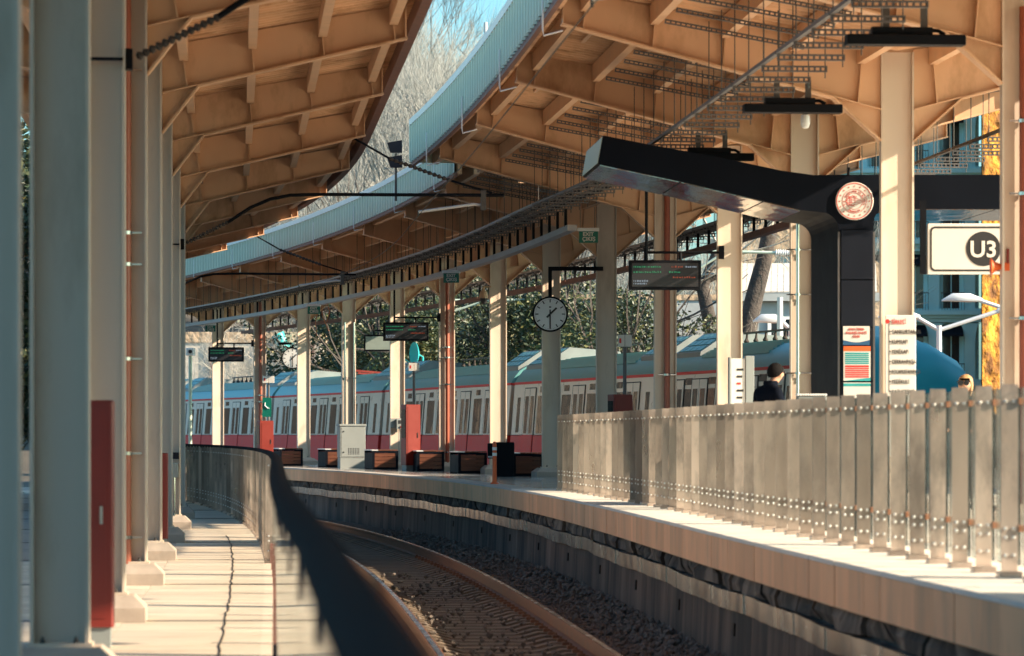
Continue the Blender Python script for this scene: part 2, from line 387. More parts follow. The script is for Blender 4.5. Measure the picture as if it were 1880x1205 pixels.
# ballast: loose stones, uncountable
def stones(name, m, n, place, smin, smax, seed):
    rnd = np.random.RandomState(seed)
    base = np.array([(1, 0, 0), (-1, 0, 0), (0, 1, 0), (0, -1, 0), (0, 0, 1), (0, 0, -1), (.6, .6, .5), (-.6, .6, .5), (-.6, -.6, .5), (.6, -.6, .5)], float)
    tri = [(4, 6, 7), (4, 7, 8), (4, 8, 9), (4, 9, 6), (0, 6, 9), (2, 7, 6), (1, 8, 7), (3, 9, 8), (0, 2, 6), (2, 1, 7), (1, 3, 8), (3, 0, 9), (5, 2, 0), (5, 1, 2), (5, 3, 1), (5, 0, 3)]
    V = []; Fc = []
    for i in range(n):
        p = place(rnd); s = smin + (smax - smin) * rnd.rand() ** 2
        v = base * (1 + .55 * (rnd.rand(10, 1) - .5)) * s * (rnd.rand(3) * .7 + .6)
        a = rnd.rand() * 6.28; c, q = math.cos(a), math.sin(a)
        x = v[:, 0] * c - v[:, 1] * q; y = v[:, 0] * q + v[:, 1] * c
        o = len(V); V.extend(zip(x + p[0], y + p[1], v[:, 2] + p[2])); Fc.extend((a_ + o, b_ + o, c_ + o) for a_, b_, c_ in tri)
    me = bpy.data.meshes.new(name); me.from_pydata(V, [], Fc); me.update()
    return tag(link(name, me, m), kind='stuff')
def in_bed(r):
    d = 27 + 48 * r.rand() ** 1.6
    if r.rand() < .72: o = .12 + 1.25 * r.rand(); z = -2.09 + .05 * r.rand() + .06 * max(0, o - .4)
    else: o = -1.62 - 1.2 * r.rand(); z = -2.08 + .04 * r.rand()
    return RAIL.p(d, o, z)
stones('ballast', M['ballast'], 13000, in_bed, .017, .045, 3)
stones('loose_gravel', M['ballast'], 500, lambda r: RAIL.p(28 + 26 * r.rand() ** 1.4, -.15 - 1.2 * r.rand(), -2.055 + .03 * r.rand()), .012, .04, 5)

# right platform
rp = bpy.data.objects.new('right_platform', None); COL.objects.link(rp); tag(rp, kind='structure')
def redge(d): return TRN.x(d) - .22 if d > 61 else (8.4 if d > 46 else 30.0)  # near part widened out of view as a bounce surface for the roof
mb = MB(); vs = []; ds = np.arange(4, 128, 2.)
for d in ds: vs += [EDGE.p(d, .30, -.905), (redge(d), d, -.905), EDGE.p(d, .30, -2.2), (redge(d), d, -2.2)]
fs = []
for i in range(len(ds) - 1):
    a = 4 * i; fs += [(a, a + 1, a + 5, a + 4), (a + 2, a, a + 4, a + 6), (a + 1, a + 3, a + 7, a + 5)]
cut = 3 * sum(1 for q in ds[:-1] if q < 58)
m2 = MB(); m2.add(vs, fs[cut:]); m2.build('platform_base', M['etile2'], rp)
mb.add(vs, fs[:cut]); mb.build('platform_base', M['pave'], rp)
def wob(d, k, o, z): return (o + .03 * math.sin(d * 2.1 + k) + .05 * (mnoise.noise((d * 1.3, k, 0))), z)
mb = MB(); sweep(mb, EDGE, 4, 124, 1.2, [(.17, -1.20), (.16, -2.2), (.5, -2.2), (.5, -1.20)]); mb.build('wall_core', M['oldwall'], rp)
def placed(name, m, d0, d1, prof, step, warp=None):
    mb = MB(); sweep(mb, EDGE, d0, d1, step, prof, warp=warp); c = EDGE.p((d0 + d1) / 2); mb.v = [(v[0] - c.x, v[1] - c.y, v[2]) for v in mb.v]
    return mb.build(name, m, rp, loc=c)
d = 14.0; rb = random.Random(5)
while d < 108:
    L = rb.uniform(.45, .95); t = rb.uniform(-.025, .03); z = -1.29 + rb.uniform(-.02, .02)
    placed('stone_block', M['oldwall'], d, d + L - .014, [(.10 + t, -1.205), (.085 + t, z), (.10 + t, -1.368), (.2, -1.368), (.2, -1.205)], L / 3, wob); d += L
d = 14.0; i = 0
while d < 108:
    L = 2.35
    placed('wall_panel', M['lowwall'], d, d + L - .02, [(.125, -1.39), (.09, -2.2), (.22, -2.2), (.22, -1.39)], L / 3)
    if i % 2: placed('weep_hole', M['black'], d + 1.1, d + 1.22, [(.098, -1.66), (.092, -1.77), (.15, -1.77), (.15, -1.66)], .12)
    d += L; i += 1
# coping stones, metal strip panels, floor tiles: one object each
def band_piece(name, cv, d0, d1, prof, m, parent):
    mb = MB(); sweep(mb, cv, d0, d1, (d1 - d0), prof); mb2 = MB(); c = cv.p((d0 + d1) / 2, 0, 0)
    mb2.v = [(v[0] - c.x, v[1] - c.y, v[2]) for v in mb.v]; mb2.f = mb.f
    return mb2.build(name, m, parent, loc=c)
d = 12.0; i = 0
while d < 122:
    j = random.uniform(-.003, .003); L = .62 if d < 70 else 1.24
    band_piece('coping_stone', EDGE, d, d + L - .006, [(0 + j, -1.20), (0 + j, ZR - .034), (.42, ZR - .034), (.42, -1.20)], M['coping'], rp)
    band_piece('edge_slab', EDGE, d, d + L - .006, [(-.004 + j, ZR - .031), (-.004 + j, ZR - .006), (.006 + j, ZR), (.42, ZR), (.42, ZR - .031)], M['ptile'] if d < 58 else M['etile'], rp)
    d += L
d = 12.0
while d < 100:
    L = random.uniform(.7, 1.7); t = random.uniform(-.01, .01); dz = .02 * math.sin(d * .7) + .015 * math.sin(d * 1.9)
    mb = MB(); 
    sweep(mb, EDGE, d, d + L - .008, .16, [(.045, -1.372), (.05, -1.535), (.065, -1.535), (.06, -1.372)],
          warp=lambda dd, k, o, z, d=d, L=L, t=t: (o + t - .02 * math.sin((dd - d) / L * math.pi * (1 + int(L * 2))) * .2, z + .010 * math.sin(dd * .7) + .007 * math.sin(dd * 1.9)))
    c = EDGE.p(d + L / 2); mb.v = [(v[0] - c.x, v[1] - c.y, v[2]) for v in mb.v]
    mb.build('strip_panel', M['galv'], rp, loc=c); d += L
d = 14.0
while d < 112:
    L = 1.2
    for a, b in ((.426, 1.55), (1.556, 3.2)):
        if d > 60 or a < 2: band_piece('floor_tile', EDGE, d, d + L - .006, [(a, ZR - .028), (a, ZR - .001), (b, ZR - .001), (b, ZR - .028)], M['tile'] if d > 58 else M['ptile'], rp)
    d += L

# left platform
lp = bpy.data.objects.new('left_platform', None); COL.objects.link(lp); tag(lp, kind='structure')
mb = MB(); sweep(mb, LRAIL, .5, 100, 1.5, [(-9, -1.462), (.20, -1.462), (.20, -2.2), (-9, -2.2)][::-1]); mb.build('platform_base', M['conc'], lp)
d = 16.0
while d < 92:
    L = .558 if d < 62 else 1.116
    for a, b in ((-6.2, -2.606), (-2.60, -1.18), (-1.174, .20)):
        if a < -5 and d > 40: continue
        band_piece('paving_slab', LRAIL, d, d + L - (.011 if d < 62 else .02), [(a, -1.46), (a, ZL + random.uniform(-.002, .002)), (b, ZL + random.uniform(-.002, .002)), (b, -1.46)], M['slab'], lp)
    d += L
mb = MB(); r_ = random.Random(4); pts = []
for i in range(90):
    dd = 17 + i * .38; pts.append(LRAIL.p(dd, -.37 - .0035 * (dd - 20) + r_.uniform(-.012, .012), ZL + .004))
for a, b in zip(pts[:-1], pts[1:]): mb.plate(a, b, .008, .004, axis=(1, .07, 0))
mb.build('floor_crack', M['black'], lp)
jm = mat('joint_sealant', (.10, .095, .09), .8)
for k in range(2, 13):
    dd = .8 + 6.7 * k
    if dd < 90:
        mb = MB(); a = LRAIL.p(dd, -6, ZL + .003); b = LRAIL.p(dd, .19, ZL + .003); mb.plate(a, b, .05, .006, axis=(0, 1, 0)); mb.build('expansion_joint', jm, lp)

# ------------------------------------------------------------------ canopies: columns with their cantilever beams
def column_proto(name, label, cat, floor, foot, hx, hz, slope, sides, group, hw, pl_h, pl_w, fd=.06):
    """sides: list of (sign, length). Local z = 0 at the platform floor."""
    t = thing(name, label, cat, group=group); k = -floor
    top = 4.40 + k
    mb = MB(); mb.box(-hw + .012, hw - .012, -.007, .007, pl_h * .8, top); mb.build('web', M['shaft'], t)
    for s in (-1, 1):
        mb = MB(); mb.box(s * hw - .011, s * hw + .011, -fd, fd, pl_h * .8, top); mb.build('flange', M['shaft'], t)
    mb = MB(); mb.box(-hw - .03, hw + .03, -.13, .13, pl_h - .002, pl_h + .022)
    mb.build('base_plate', M['shaft'], t)
    for ax in (-hw * .6, hw * .6):
        for ay in (-.105, .105):
            mb = MB(); mb.lathe([(.016, pl_h + .022), (.016, pl_h + .042), (.009, pl_h + .044), (.009, pl_h + .06)], 6, (ax, ay, 0)); mb.build('anchor_bolt', M['rod'], t)
    w = pl_w; mb = MB()
    mb.add([(-w, -w, 0), (w, -w, 0), (w, w, 0), (-w, w, 0), (-w, -w, pl_h * .55), (w, -w, pl_h * .55), (w, w, pl_h * .55), (-w, w, pl_h * .55),
            (-w * .72, -w * .62, pl_h), (w * .72, -w * .62, pl_h), (w * .72, w * .62, pl_h), (-w * .72, w * .62, pl_h)],
           [(0, 3, 2, 1), (0, 1, 5, 4), (1, 2, 6, 5), (2, 3, 7, 6), (3, 0, 4, 7), (4, 5, 9, 8), (5, 6, 10, 9), (6, 7, 11, 10), (7, 4, 8, 11), (8, 9, 10, 11)])
    mb.build('plinth', M['conc'], t)
    def low(o): return hz + (o - hx) * slope + k
    def pur(o): return 4.185 + .18 * o + k
    for s, L in sides:
        e = hw + .012
        mb = MB(); mb.prism_xz([(s * e, foot + k), (s * hx, hz + k), (s * L, low(L)), (s * L, pur(L) + .21), (s * e, pur(e) + .21)], -.006, .006)
        bw = mb.build('beam_web', M['paint'], t)
        mb = MB(); mb.plate((s * hx, 0, hz + k - .012), (s * (L + .02), 0, low(L + .02) - .012), .19, .022); mb.build('beam_flange', M['paint'], t)
        mb = MB(); mb.plate((s * e, 0, foot + k - .012), (s * hx, 0, hz + k - .012), .185, .022); mb.build('haunch_flange', M['paint'], t)
        mb = MB(); mb.plate((s * e, 0, low(e)), (s * (hx - .01), 0, low(hx - .01)), .17, .014); mb.build('rib_plate', M['paint'], bw)
        for o in (.42, 1.2, 2.0, 2.81, 3.61):
            if o < L:
                sh = .10 if o < 1 else .05
                mb = MB(); mb.prism_xz([(s * (o + sh * .4 - .007), low(max(e, o + sh * .4)) + .003), (s * (o + sh * .4 + .007), low(max(e, o + sh * .4)) + .003), (s * (o + .007), pur(o)), (s * (o - .007), pur(o))], -.085, .085)
                mb.build('stiffener', M['paint'], bw)
        mb = MB(); mb.box(s * L - .008, s * L + .008, -.09, .09, low(L) - .02, pur(L) + .2); mb.build('end_plate', M['paint'], t)
    return t

RD = [21.3, 28.0, 34.7, 41.4, 48.1, 54.8, 61.4, 68.0, 74.5, 81.0, 87.4, 93.7, 100.0, 106.0, 112.0, 118.0]
RLAB = ['cream steel canopy column of the right platform nearest the lens, outside the frame', 'cream steel canopy column of the right platform, second from the lens',
  'cream steel canopy column cut by the right edge of the photo, with brown downpipe and red horn', 'cream steel column bearing the white list of station names',
  'cream steel column with two chrome conduits behind the dark portal', 'sunlit cream column behind the narrow white totem and right of the dark departure board',
  'shaded column with dark downpipe directly behind the large departure board', 'shaded grey blue column right of the big clock, behind the nearest exit sign',
  'cream column directly behind the big station clock', 'cream column with dome camera behind the orange bollard',
  'cream column with sunlit red brown downpipe beside the red cabinet', 'cream column with help point left of the red cabinet',
  'column with bright conduits rising behind the grey electrical cabinet', 'cream column standing right of the far clock',
  'far column with red downpipe right of the far departure board', 'far column under the farthest exit sign']
g_ = 'steel columns carrying the right platform canopy'
pa = column_proto('canopy_column', RLAB[0], 'column', ZR, 3.39, .75, 3.885, .262, [(-1, 3.86), (1, 3.35)], g_, .18, .19, .36)
pb = None; RCOL = []
for i, d in enumerate(RD):
    p = COLR.p(d, 0, ZR); th = COLR.th(d)
    if d < 65:
        o = pa if i == 0 else dup(pa, label=RLAB[i])
    else:
        if pb is None: pb = column_proto('canopy_column', RLAB[i], 'column', ZR, 3.39, .75, 3.885, .262, [(-1, 3.05), (1, 3.35)], g_, .18, .19, .36); o = pb
        else: o = dup(pb, label=RLAB[i])
    o.location = p; o.rotation_euler = (0, 0, th); RCOL.append(o)
LD = [14.2, 20.9, 27.6, 34.3, 41.0, 47.7, 54.4, 61.1, 67.8, 74.4, 81, 87.5]
g_ = 'steel columns carrying the left platform canopy'
pl = column_proto('canopy_column', 'blurred blue grey column at the far left edge of the photo', 'column', ZL, 3.45, .59, 3.99, .237, [(1, 2.95), (-1, 2.0)], g_, .16, .20, .33, .11)
LLAB = [None, 'second blue grey column from the left edge, behind its foot stands a red cabinet', 'third blue grey column from the left edge with plain concrete plinth', 'column from which the brown downpipe with silver clamps hangs, left platform',
        'fifth column of the left row, first right of the brown downpipe', 'sixth column of the left row', 'seventh column of the left row, carrying the cantilever tube'] + ['%s column of the left row, hidden far along' % w for w in ('eighth', 'ninth', 'tenth', 'eleventh', 'twelfth')]
LCOL = []
for i, d in enumerate(LD):
    o = pl if i == 0 else dup(pl, label=LLAB[i])
    o.location = COLL.p(d, 0, ZL); o.rotation_euler = (0, 0, COLL.th(d)); LCOL.append(o)

def roof(name, label, cv, dl, sides, fascia, purl):
    t = thing(name, label, 'canopy roof')
    for d0, d1 in zip(dl[:-1], dl[1:]):
        for s, L in sides(d0):
            # ribbed deck sheet of this bay
            nr = 27; mb = MB(); vs = []; fs = []
            oo = [0.0 if s > 0 else -.0, s * (L + .12)]
            for i in range(nr * 4 + 1):
                d = d0 + (d1 - d0) * i / (nr * 4); ph = i % 4; dz = .05 if ph in (1, 2) else 0
                for o in (s * .0 , s * (L + .12) * .5, s * (L + .12)):
                    vs.append(cv.p(d, o, 4.415 + .18 * abs(o) + dz))
            for i in range(nr * 4):
                a = i * 3
                for q in (0, 1): fs.append((a + q, a + q + 1, a + q + 4, a + q + 3))
            c = cv.p((d0 + d1) / 2); mb.add([(v.x - c.x, v.y - c.y, v.z) for v in vs], fs)
            # upper skin
            mb.build('deck_sheet', M['deck'], t, loc=c)
            mb = MB(); sweep(mb, cv, d0, d1, 3.5, [(0, 4.52), (s * (L + .12), 4.52 + .18 * (L + .12)), (s * (L + .12), 4.58 + .18 * (L + .12)), (0, 4.58)])
            mb.v = [(v[0] - c.x, v[1] - c.y, v[2]) for v in mb.v]; mb.build('roof_sheet', M['fascia'], t, loc=c)
            for o in purl:
                if o < L + .05:
                    z = 4.185 + .18 * o; w = .05
                    mb = MB(); sweep(mb, cv, d0 + .01, d1 - .01, 7, [(s * o - w, z), (s * o + w, z + .0), (s * o + w, z + .225), (s * o - w, z + .225)])
                    mb.v = [(v[0] - c.x, v[1] - c.y, v[2]) for v in mb.v]; mb.build('purlin', M['purlin'], t, loc=c)
            # seam straps under the deck
            for o in (.81, 1.6, 2.4, 3.2):
                if o < L:
                    mb = MB(); z = 4.40 + .18 * o; sweep(mb, cv, d0 + 1.0, d1 - 2.2, 4, [(s * o - .03, z - .005), (s * o + .03, z), (s * o + .03, z + .012), (s * o - .03, z + .008)])
                    mb.v = [(v[0] - c.x, v[1] - c.y, v[2]) for v in mb.v]; mb.build('seam_strap', M['purlin'], t, loc=c)
    return t
rdl = [8.0, 14.6] + RD[:7] + [64.8]; rdl2 = [65.2] + RD[7:] + [124.]
PUR = (.42, 1.2, 2.0, 2.81, 3.61)
r1 = roof('canopy_roof', 'near section of the right canopy roof with ribbed orange lit underside', COLR, rdl, lambda d: [(-1, 3.86), (1, 3.35)], None, PUR)
r2 = roof('canopy_roof', 'far lower section of the right canopy roof beyond the fascia step', COLR, rdl2, lambda d: [(-1, 3.05), (1, 3.35)], None, PUR)
ldl = [1.0, 7.5] + LD + [94]
r3 = roof('canopy_roof', 'left canopy roof with tan beams above the left platform', COLL, ldl, lambda d: [(1, 2.95), (-1, 2.0)], None, PUR)
def fascia(parent, cv, d0, d1, off, z0, z1, bay):
    n = int(round((d1 - d0) / bay)); pitch = .42
    for b in range(n):
        a = d0 + (d1 - d0) * b / n; e = d0 + (d1 - d0) * (b + 1) / n; c = cv.p((a + e) / 2); k = int(round((e - a) / pitch))
        mb = MB(); vs = []; fs = []
        for i in range(k):
            for j, (fr, dx) in enumerate(((0, 0), (.62, 0), (.70, -.06), (.90, -.06))):
                dd = a + (e - a) * (i + fr) / k; vs += [cv.p(dd, off + dx, z0), cv.p(dd, off + dx, z1)]
        vs += [cv.p(e, off, z0), cv.p(e, off, z1)]
        for i in range(len(vs) // 2 - 1): fs.append((2 * i, 2 * i + 2, 2 * i + 3, 2 * i + 1))
        mb.add([(v.x - c.x, v.y - c.y, v.z) for v in vs], fs); mb.build('fascia_panel', M['fascia'], parent, loc=c)
        mb = MB(); sweep(mb, cv, a, e - .01, 2, [(off - .06, z1), (off + .10, z1), (off + .10, z1 + .11), (off - .06, z1 + .11)]); mb.v = [(v[0] - c.x, v[1] - c.y, v[2]) for v in mb.v]
        mb.build('fascia_trim', M['white'], parent, loc=c)
        mb = MB(); sweep(mb, cv, a, e - .01, 2, [(off - .015, z0 - .06), (off + .05, z0 - .06), (off + .05, z0 + .02), (off - .015, z0 + .02)][::1]); mb.v = [(v[0] - c.x, v[1] - c.y, v[2]) for v in mb.v]
        mb.build('edge_angle', M['gutter'], parent, loc=c)
    mb = MB(); sweep(mb, cv, d0, d1, 3, [(off + .06, z0), (off + .14, z0), (off + .14, z1), (off + .06, z1)]); mb.build('fascia_backing', M['deck'], parent)
fascia(r1, COLR, 20, 64.8, -4.02, 4.86, 5.52, 6.4)
fascia(r2, COLR, 65.2, 124, -3.22, 4.70, 5.24, 6.5)
mb = MB(); sweep(mb, COLL, 1, 94, 1.5, [(3.06, 4.78), (3.16, 4.76), (3.2, 4.84), (3.2, 5.06), (3.05, 5.08)][::-1]); mb.build('gutter', M['gutter'], r3)
# fascia end return of the near section
mb = MB()
a = COLR.p(64.8, -4.02, 0); b = COLR.p(64.8, -1.2, 0)
mb.plate((a.x, a.y, 5.19), (b.x, b.y, 5.19), .66, .03, axis=(0, 0, 1)); mb.build('end_closure', M['fascia'], r1)

# overflow pipes: bent white tubes hanging under each beam end
for i, d in enumerate(RD[3:14]):
    L = 3.86 if d < 65 else 3.05
    p = COLR.p(d, -L, 4.62); q = COLR.p(d, -L - .22, 4.58)
    mb = MB(); c = p.copy()
    mb.tube([(0, 0, .0), ((q - p).x, (q - p).y, -.06), ((q - p).x * 1.05, (q - p).y, .02), ((q - p).x * 1.05, (q - p).y, .50)], .012, 6)
    o = mb.build('overflow_pipe', M['white'], loc=p, smooth=True)
    tag(o, 'thin white bent overflow pipe under the %s visible beam end of the right canopy' % ORD[i].replace(' nearest', '').replace('nearest', 'first'), 'pipe', 'overflow pipes along the right canopy edge')

M['stonew'] = mat('boundary_stone', (.24, .21, .19), .9, var=.4, scale=1.2, bump=.03)
# ------------------------------------------------------------------ cable trays under the right canopy
def tray(label, sgn, d0, d1, trunk_mat, tl0):
    t = thing('cable_tray', label, 'cable tray'); off = sgn * 2.0; zt = 3.62
    zf = lambda d: 3.62 + .2 * min(1, max(0, (d - 50) / 12))
    mb = MB()
    for z0, z1 in ((0, .016), (.046, .062)): mb.box(-.33, .33, -.02, .02, z0, z1)
    for k in range(12): mb.box(-.33 + k * .0585, -.33 + k * .0585 + .0165, -.02, .02, .014, .048)
    bar = mb.mesh('crossbar')
    mb = MB()
    for x in (-.31, .31): mb.tube([(x, 0, -.06), (x, 0, 1.0)], .006, 4)
    rod = mb.mesh('rods')
    mb = MB()
    for z0, z1 in ((0, .014), (.036, .05)): mb.box(-.8, .8, -.02, .02, z0, z1)
    for k in range(28): mb.box(-.8 + k * .0585, -.8 + k * .0585 + .0165, -.02, .02, .012, .038)
    upper = mb.mesh('strut'); mb = MB(); mb.box(-.022, .022, -.03, .03, -.30, .0); strap = mb.mesh('strap')
    mb = MB(); mb.box(-.05, .03, -.04, .02, -.30, -.24); clip = mb.mesh('clip')
    d = d0; i = 0
    while d < d1:
        th = COLR.th(d)
        link('crossbar', bar, M['tray'], t, COLR.p(d, off, zf(d)), th)
        tag(link('rod', rod, M['rod'], t, COLR.p(d, off, zf(d)), th), kind='stuff')
        if d < 70:
            u = link('strut', upper, M['tray'], t, COLR.p(d + .2, sgn * 2.0, 4.185 + .36 - .07), th); u.rotation_euler = (0, -sgn * math.atan(.18), th)
        if d > tl0:
            link('hanger_strap', strap, M['black'], t, COLR.p(d, sgn * 1.78, zf(d)), th)
        d += 1.08; i += 1
    for q, (o, r) in enumerate(((-.24, .022), (-.1, .03), (.06, .024), (.2, .034))):
        mb = MB(); pts = [COLR.p(dd, off + o + .02 * math.sin(dd * 1.3 + q), zf(dd) + .062 + r) for dd in np.arange(max(d0, 52), d1, 2.2)]
        mb.tube(pts, r, 6); mb.build('tray_cable', M['black' if q % 2 else 'tray'], t, smooth=True)
    d = d0
    while d < d1 - 3:
        mb = MB(); sweep(mb, COLR, d, d + 3.2, 3.2, [(off - .345, zt + .064), (off - .30, zt + .064), (off - .30, zt + .10), (off - .345, zt + .10)], warp=lambda dd, k, o, z: (o, z + zf(dd) - 3.62)); mb.build('side_rail', M['trunk'] if d > 60 else M['tray'], t); d += 3.25
    d = tl0
    while d < d1 - 3:
        mb = MB(); sweep(mb, COLR, d, d + 3.31, 1.7, [(sgn * 1.72 - .08, 3.42), (sgn * 1.72 + .08, 3.42), (sgn * 1.72 + .08, 3.52), (sgn * 1.72 - .08, 3.52)])
        mb.build('trunking_length', trunk_mat, t); d += 3.35
    return t
tray('perforated cable tray on the track side of the right canopy with pale trunking beneath', -1, 22, 122, M['trunk'], 60.5)
tray('cable tray hung on rods on the far side of the right canopy columns', 1, 40, 122, M['gutter'], 58)

def fixture(label, d, off):
    t = thing('hanging_fixture', label, 'light fixture', COLR.p(d, off, 3.50), COLR.th(d), 'dark fixtures hung under the cable trays')
    mb = MB(); mb.bevel_box(-.53, .53, -.1, .1, -.05, .04, .008); mb.build('housing', M['black'], t)
    mb = MB(); mb.box(-.30, .24, -.05, .05, .043, .11); mb.build('gear_tray', M['black'], t)
    for x in (-.17, .17):
        mb = MB(); mb.box(x - .03, x + .03, -.02, .02, .043, .30); mb.build('bracket', M['rod'], t)
    mb = MB(); mb.tube([(.2, .02, .09), (.30, .02, .085), (.36, .02, .05)], .02, 6); mb.build('cable', M['black'], t, smooth=True)
fixture('dark flat fixture under the cable tray, highest one at the top of the photo', 32.0, -1.62)
fixture('dark flat fixture under the cable tray, middle one above the portal', 38.7, -1.62)
fixture('dark flat fixture under the cable tray, lowest one just above the portal arm', 45.4, -1.62)
fixture('dark flat fixture seen beside the ochre wall at right', 42.6, 2.75)
fixture('dark flat fixture above the right beam of the portal', 56.0, 2.2)
t = thing('dome_lamp', 'small round white lamp under the middle dark fixture', 'lamp', COLR.p(38.9, -1.45, 3.42))
mb = MB(); mb.lathe([(.045, .03), (.05, 0), (.05, -.07), (.035, -.11), (.0, -.12)], 12); mb.build('globe', M['white'], t, smooth=True)
mb = MB(); mb.lathe([(.03, .03), (.03, .08)], 10); mb.build('mount', M['black'], t)

# ------------------------------------------------------------------ railings
M['clampm'] = mat('bronze_clamp', (.34, .16, .09), .5)
def railing(label, cv, off, zf, d0, d1, every, glass_from=None):
    t = thing('platform_railing', label, 'railing')
    k = 0; d = d0; prev = None
    mb = MB(); mb.prism_xz([(-.05, .03), (.05, .03), (.0535, .30), (.0535, 1.19), (-.0535, 1.19), (-.0535, .30)], -.006, .006); post = mb.mesh('post')
    mb = MB(); mb.bevel_box(-.075, .075, -.06, .06, 0, .035, .006); foot = mb.mesh('foot')
    mb = MB()
    for z in (1.085, .30, .245, .135):
        for x in (-.026, .026): mb.lathe([(.0125, -.006), (.0125, -.013), (.009, -.019), (.004, -.021)], 8, (x, 0, z), 'y')
    bolt = mb.mesh('bolting', True)
    mb = MB()
    for z in (1.085, .30): mb.box(.054, .085, -.03, .05, z - .02, z + .02); 
    clamp = mb.mesh('clamp')
    while d < d1:
        p = cv.p(d, off, zf); th = cv.th(d)
        o = link('post', post, M['steel'], t, p, th)
        link('foot', foot, M['steel'], o); tag(link('bolt', bolt, M['bolt'], o), kind='stuff'); tag(link('clamp', clamp, M['clampm'], o), kind='stuff')
        if prev is not None:
            q = cv.p(prev + .02, off + .07, zf); e = cv.p(d - .02, off + .07, zf); L = (e - q).length
            mb = MB(); mb.box(-.005, .005, 0, L, .07, 1.17); mb.build('glass_panel', M['glass'], t, loc=q, rotz=cv.th((d + prev) / 2))
        prev = d; d += every
    return t
railing('glass and steel railing of the right platform, posts in a long receding row', EDGE, .63, ZR, 16.6, 57.5, .79)
rl = railing('glass railing of the left platform with dark blurred handrail beside the lens', LRAIL, -.02, ZL, 40.0, 90, .79)
d = 1.6
while d < 39.5:
    L = 1.88; q = LRAIL.p(d, 0, ZL); mb = MB(); mb.box(-.006, .006, 0, L, .06, 1.16); mb.build('glass_panel', M['glass'], rl, loc=q, rotz=LRAIL.th(d + .9))
    mb = MB(); mb.box(-.03, .03, L - .05, L + .03, 0, .22); mb.build('clamp_foot', M['gutter'], rl, loc=q, rotz=LRAIL.th(d + .9))
    mb = MB(); mb.box(-.012, .03, L - .03, L + .01, 1.0, 1.2); mb.build('clamp_head', M['gutter'], rl, loc=q, rotz=LRAIL.th(d + .9))
    d += 1.92
mb = MB(); sweep(mb, LRAIL, 1.2, 91, .6, [(.05 * math.cos(a), -.235 + .036 * math.sin(a)) for a in np.linspace(0, 2 * math.pi, 13)[:-1]], warp=lambda d, k, o, z: (o - .04 * max(0, 7.5 - d) / 3.8, z)); mb.build('handrail', M['handrail'], rl, smooth=True)

# ------------------------------------------------------------------ catenary cantilevers on the left columns
def cantilever(label, d):
    t = thing('catenary_cantilever', label, 'cantilever', COLL.p(d, .175, 0), COLL.th(d), 'overhead line cantilevers on the left columns')
    mb = MB(); mb.box(-.03, .05, -.06, .06, 2.80, 2.96); mb.box(-.36, -.02, -.12, -.10, 2.86, 2.885); mb.build('bracket', M['black'], t)
    def insul(a, b, name):
        a = Vector(a); b = Vector(b); n = 13; pts = []; rs = []
        for i in range(n * 3 + 1):
            pts.append(a + (b - a) * i / (n * 3)); rs.append((.014, .036, .030)[i % 3])
        mb = MB(); mb.tube(pts, rs, 10); mb.build(name, M['barkd'], t, smooth=False)
    insul((.08, 0, 2.90), (.72, 0, 3.22), 'insulator')
    mb = MB(); mb.tube([(.70, 0, 3.21), (.82, 0, 3.29), (1.05, 0, 3.44), (1.35, 0, 3.57), (1.65, 0, 3.63), (2.1, 0, 3.645), (4.9, 0, 3.645)], .027, 10); mb.build('cantilever_tube', M['black'], t, smooth=True)
    mb = MB(); mb.tube([(2.62, .0, 4.50), (3.15, 0, 4.20)], .018, 6); mb.tube([(4.1, 0, 3.86), (4.72, 0, 3.68)], .018, 6); tag(mb.build('tie_rod', M['black'], t), kind='stuff')
    insul((3.15, 0, 4.20), (4.1, 0, 3.86), 'insulator')
    mb = MB(); mb.tube([(3.60, .05, 3.39), (4.45, .05, 3.51), (4.56, .05, 3.50), (4.60, .05, 3.43)], .022, 8); mb.build('registration_arm', M['lamp'], t, smooth=True)
    mb = MB(); mb.box(4.55, 4.63, -.03, .08, 3.42, 3.72); mb.build('drop_clamp', M['rod'], t)
    mb = MB(); mb.tube([(3.6, .05, 3.40), (3.6, .05, 3.32)], .014, 6); mb.build('wire_clip', M['rod'], t)
cantilever('overhead line cantilever whose insulator crosses the top left corner of the photo', 27.6)
cantilever('overhead line cantilever with long dark horizontal tube in the middle of the photo', 54.4)
cantilever('far overhead line cantilever low under the left canopy', 81.0)
mb = MB(); mb.tube([COLL.p(dd, 3.775, 3.31 + .02 * math.cos((dd - 27.6) / 26.8 * 6.28)) for dd in np.arange(6, 92, 2.)], .007, 5)
tag(mb.build('contact_wire', M['rod']), 'thin contact wire strung along above the near track', 'wire')

# downpipes and conduits on columns
def downpipe(label, cp, x, y, z0, z1, m, clamps, r=.055, cat='downpipe'):
    t = thing('downpipe', label, cat, cp.location, cp.rotation_euler.z)
    mb = MB(); mb.tube([(x, y, z0), (x, y, z1)], r, 14); mb.build('pipe', m, t, smooth=True)
    for z in clamps:
        mb = MB(); mb.lathe([(r + .012, -.016), (r + .012, .016)], 14, (x, y, z)); mb.box(x - .15, x + .15, y - .006, y + .006, z - .008, z + .008); mb.build('clamp', M['chrome'], t)
downpipe('brown downpipe with silver clamps on a left platform column', LCOL[3], -.03, -.085, .18, 6.0, M['pipe'], (.45, 1.25, 2.15, 3.05, 3.35, 4.9), .05)
downpipe('red brown downpipe on the sunlit column beside the red cabinet', RCOL[10], .0, -.085, .2, 4.9, M['pipe'], (.45, 2.1, 2.75, 3.0), .05)
downpipe('dark downpipe on the shaded column behind the large departure board', RCOL[6], .02, -.085, .2, 5.0, M['pipe'], (1.9, 3.6), .05)
downpipe('red downpipe on the far column beside the far departure board', RCOL[14], .0, -.085, .2, 5.0, M['pipe'], (1.9, 2.1), .05)
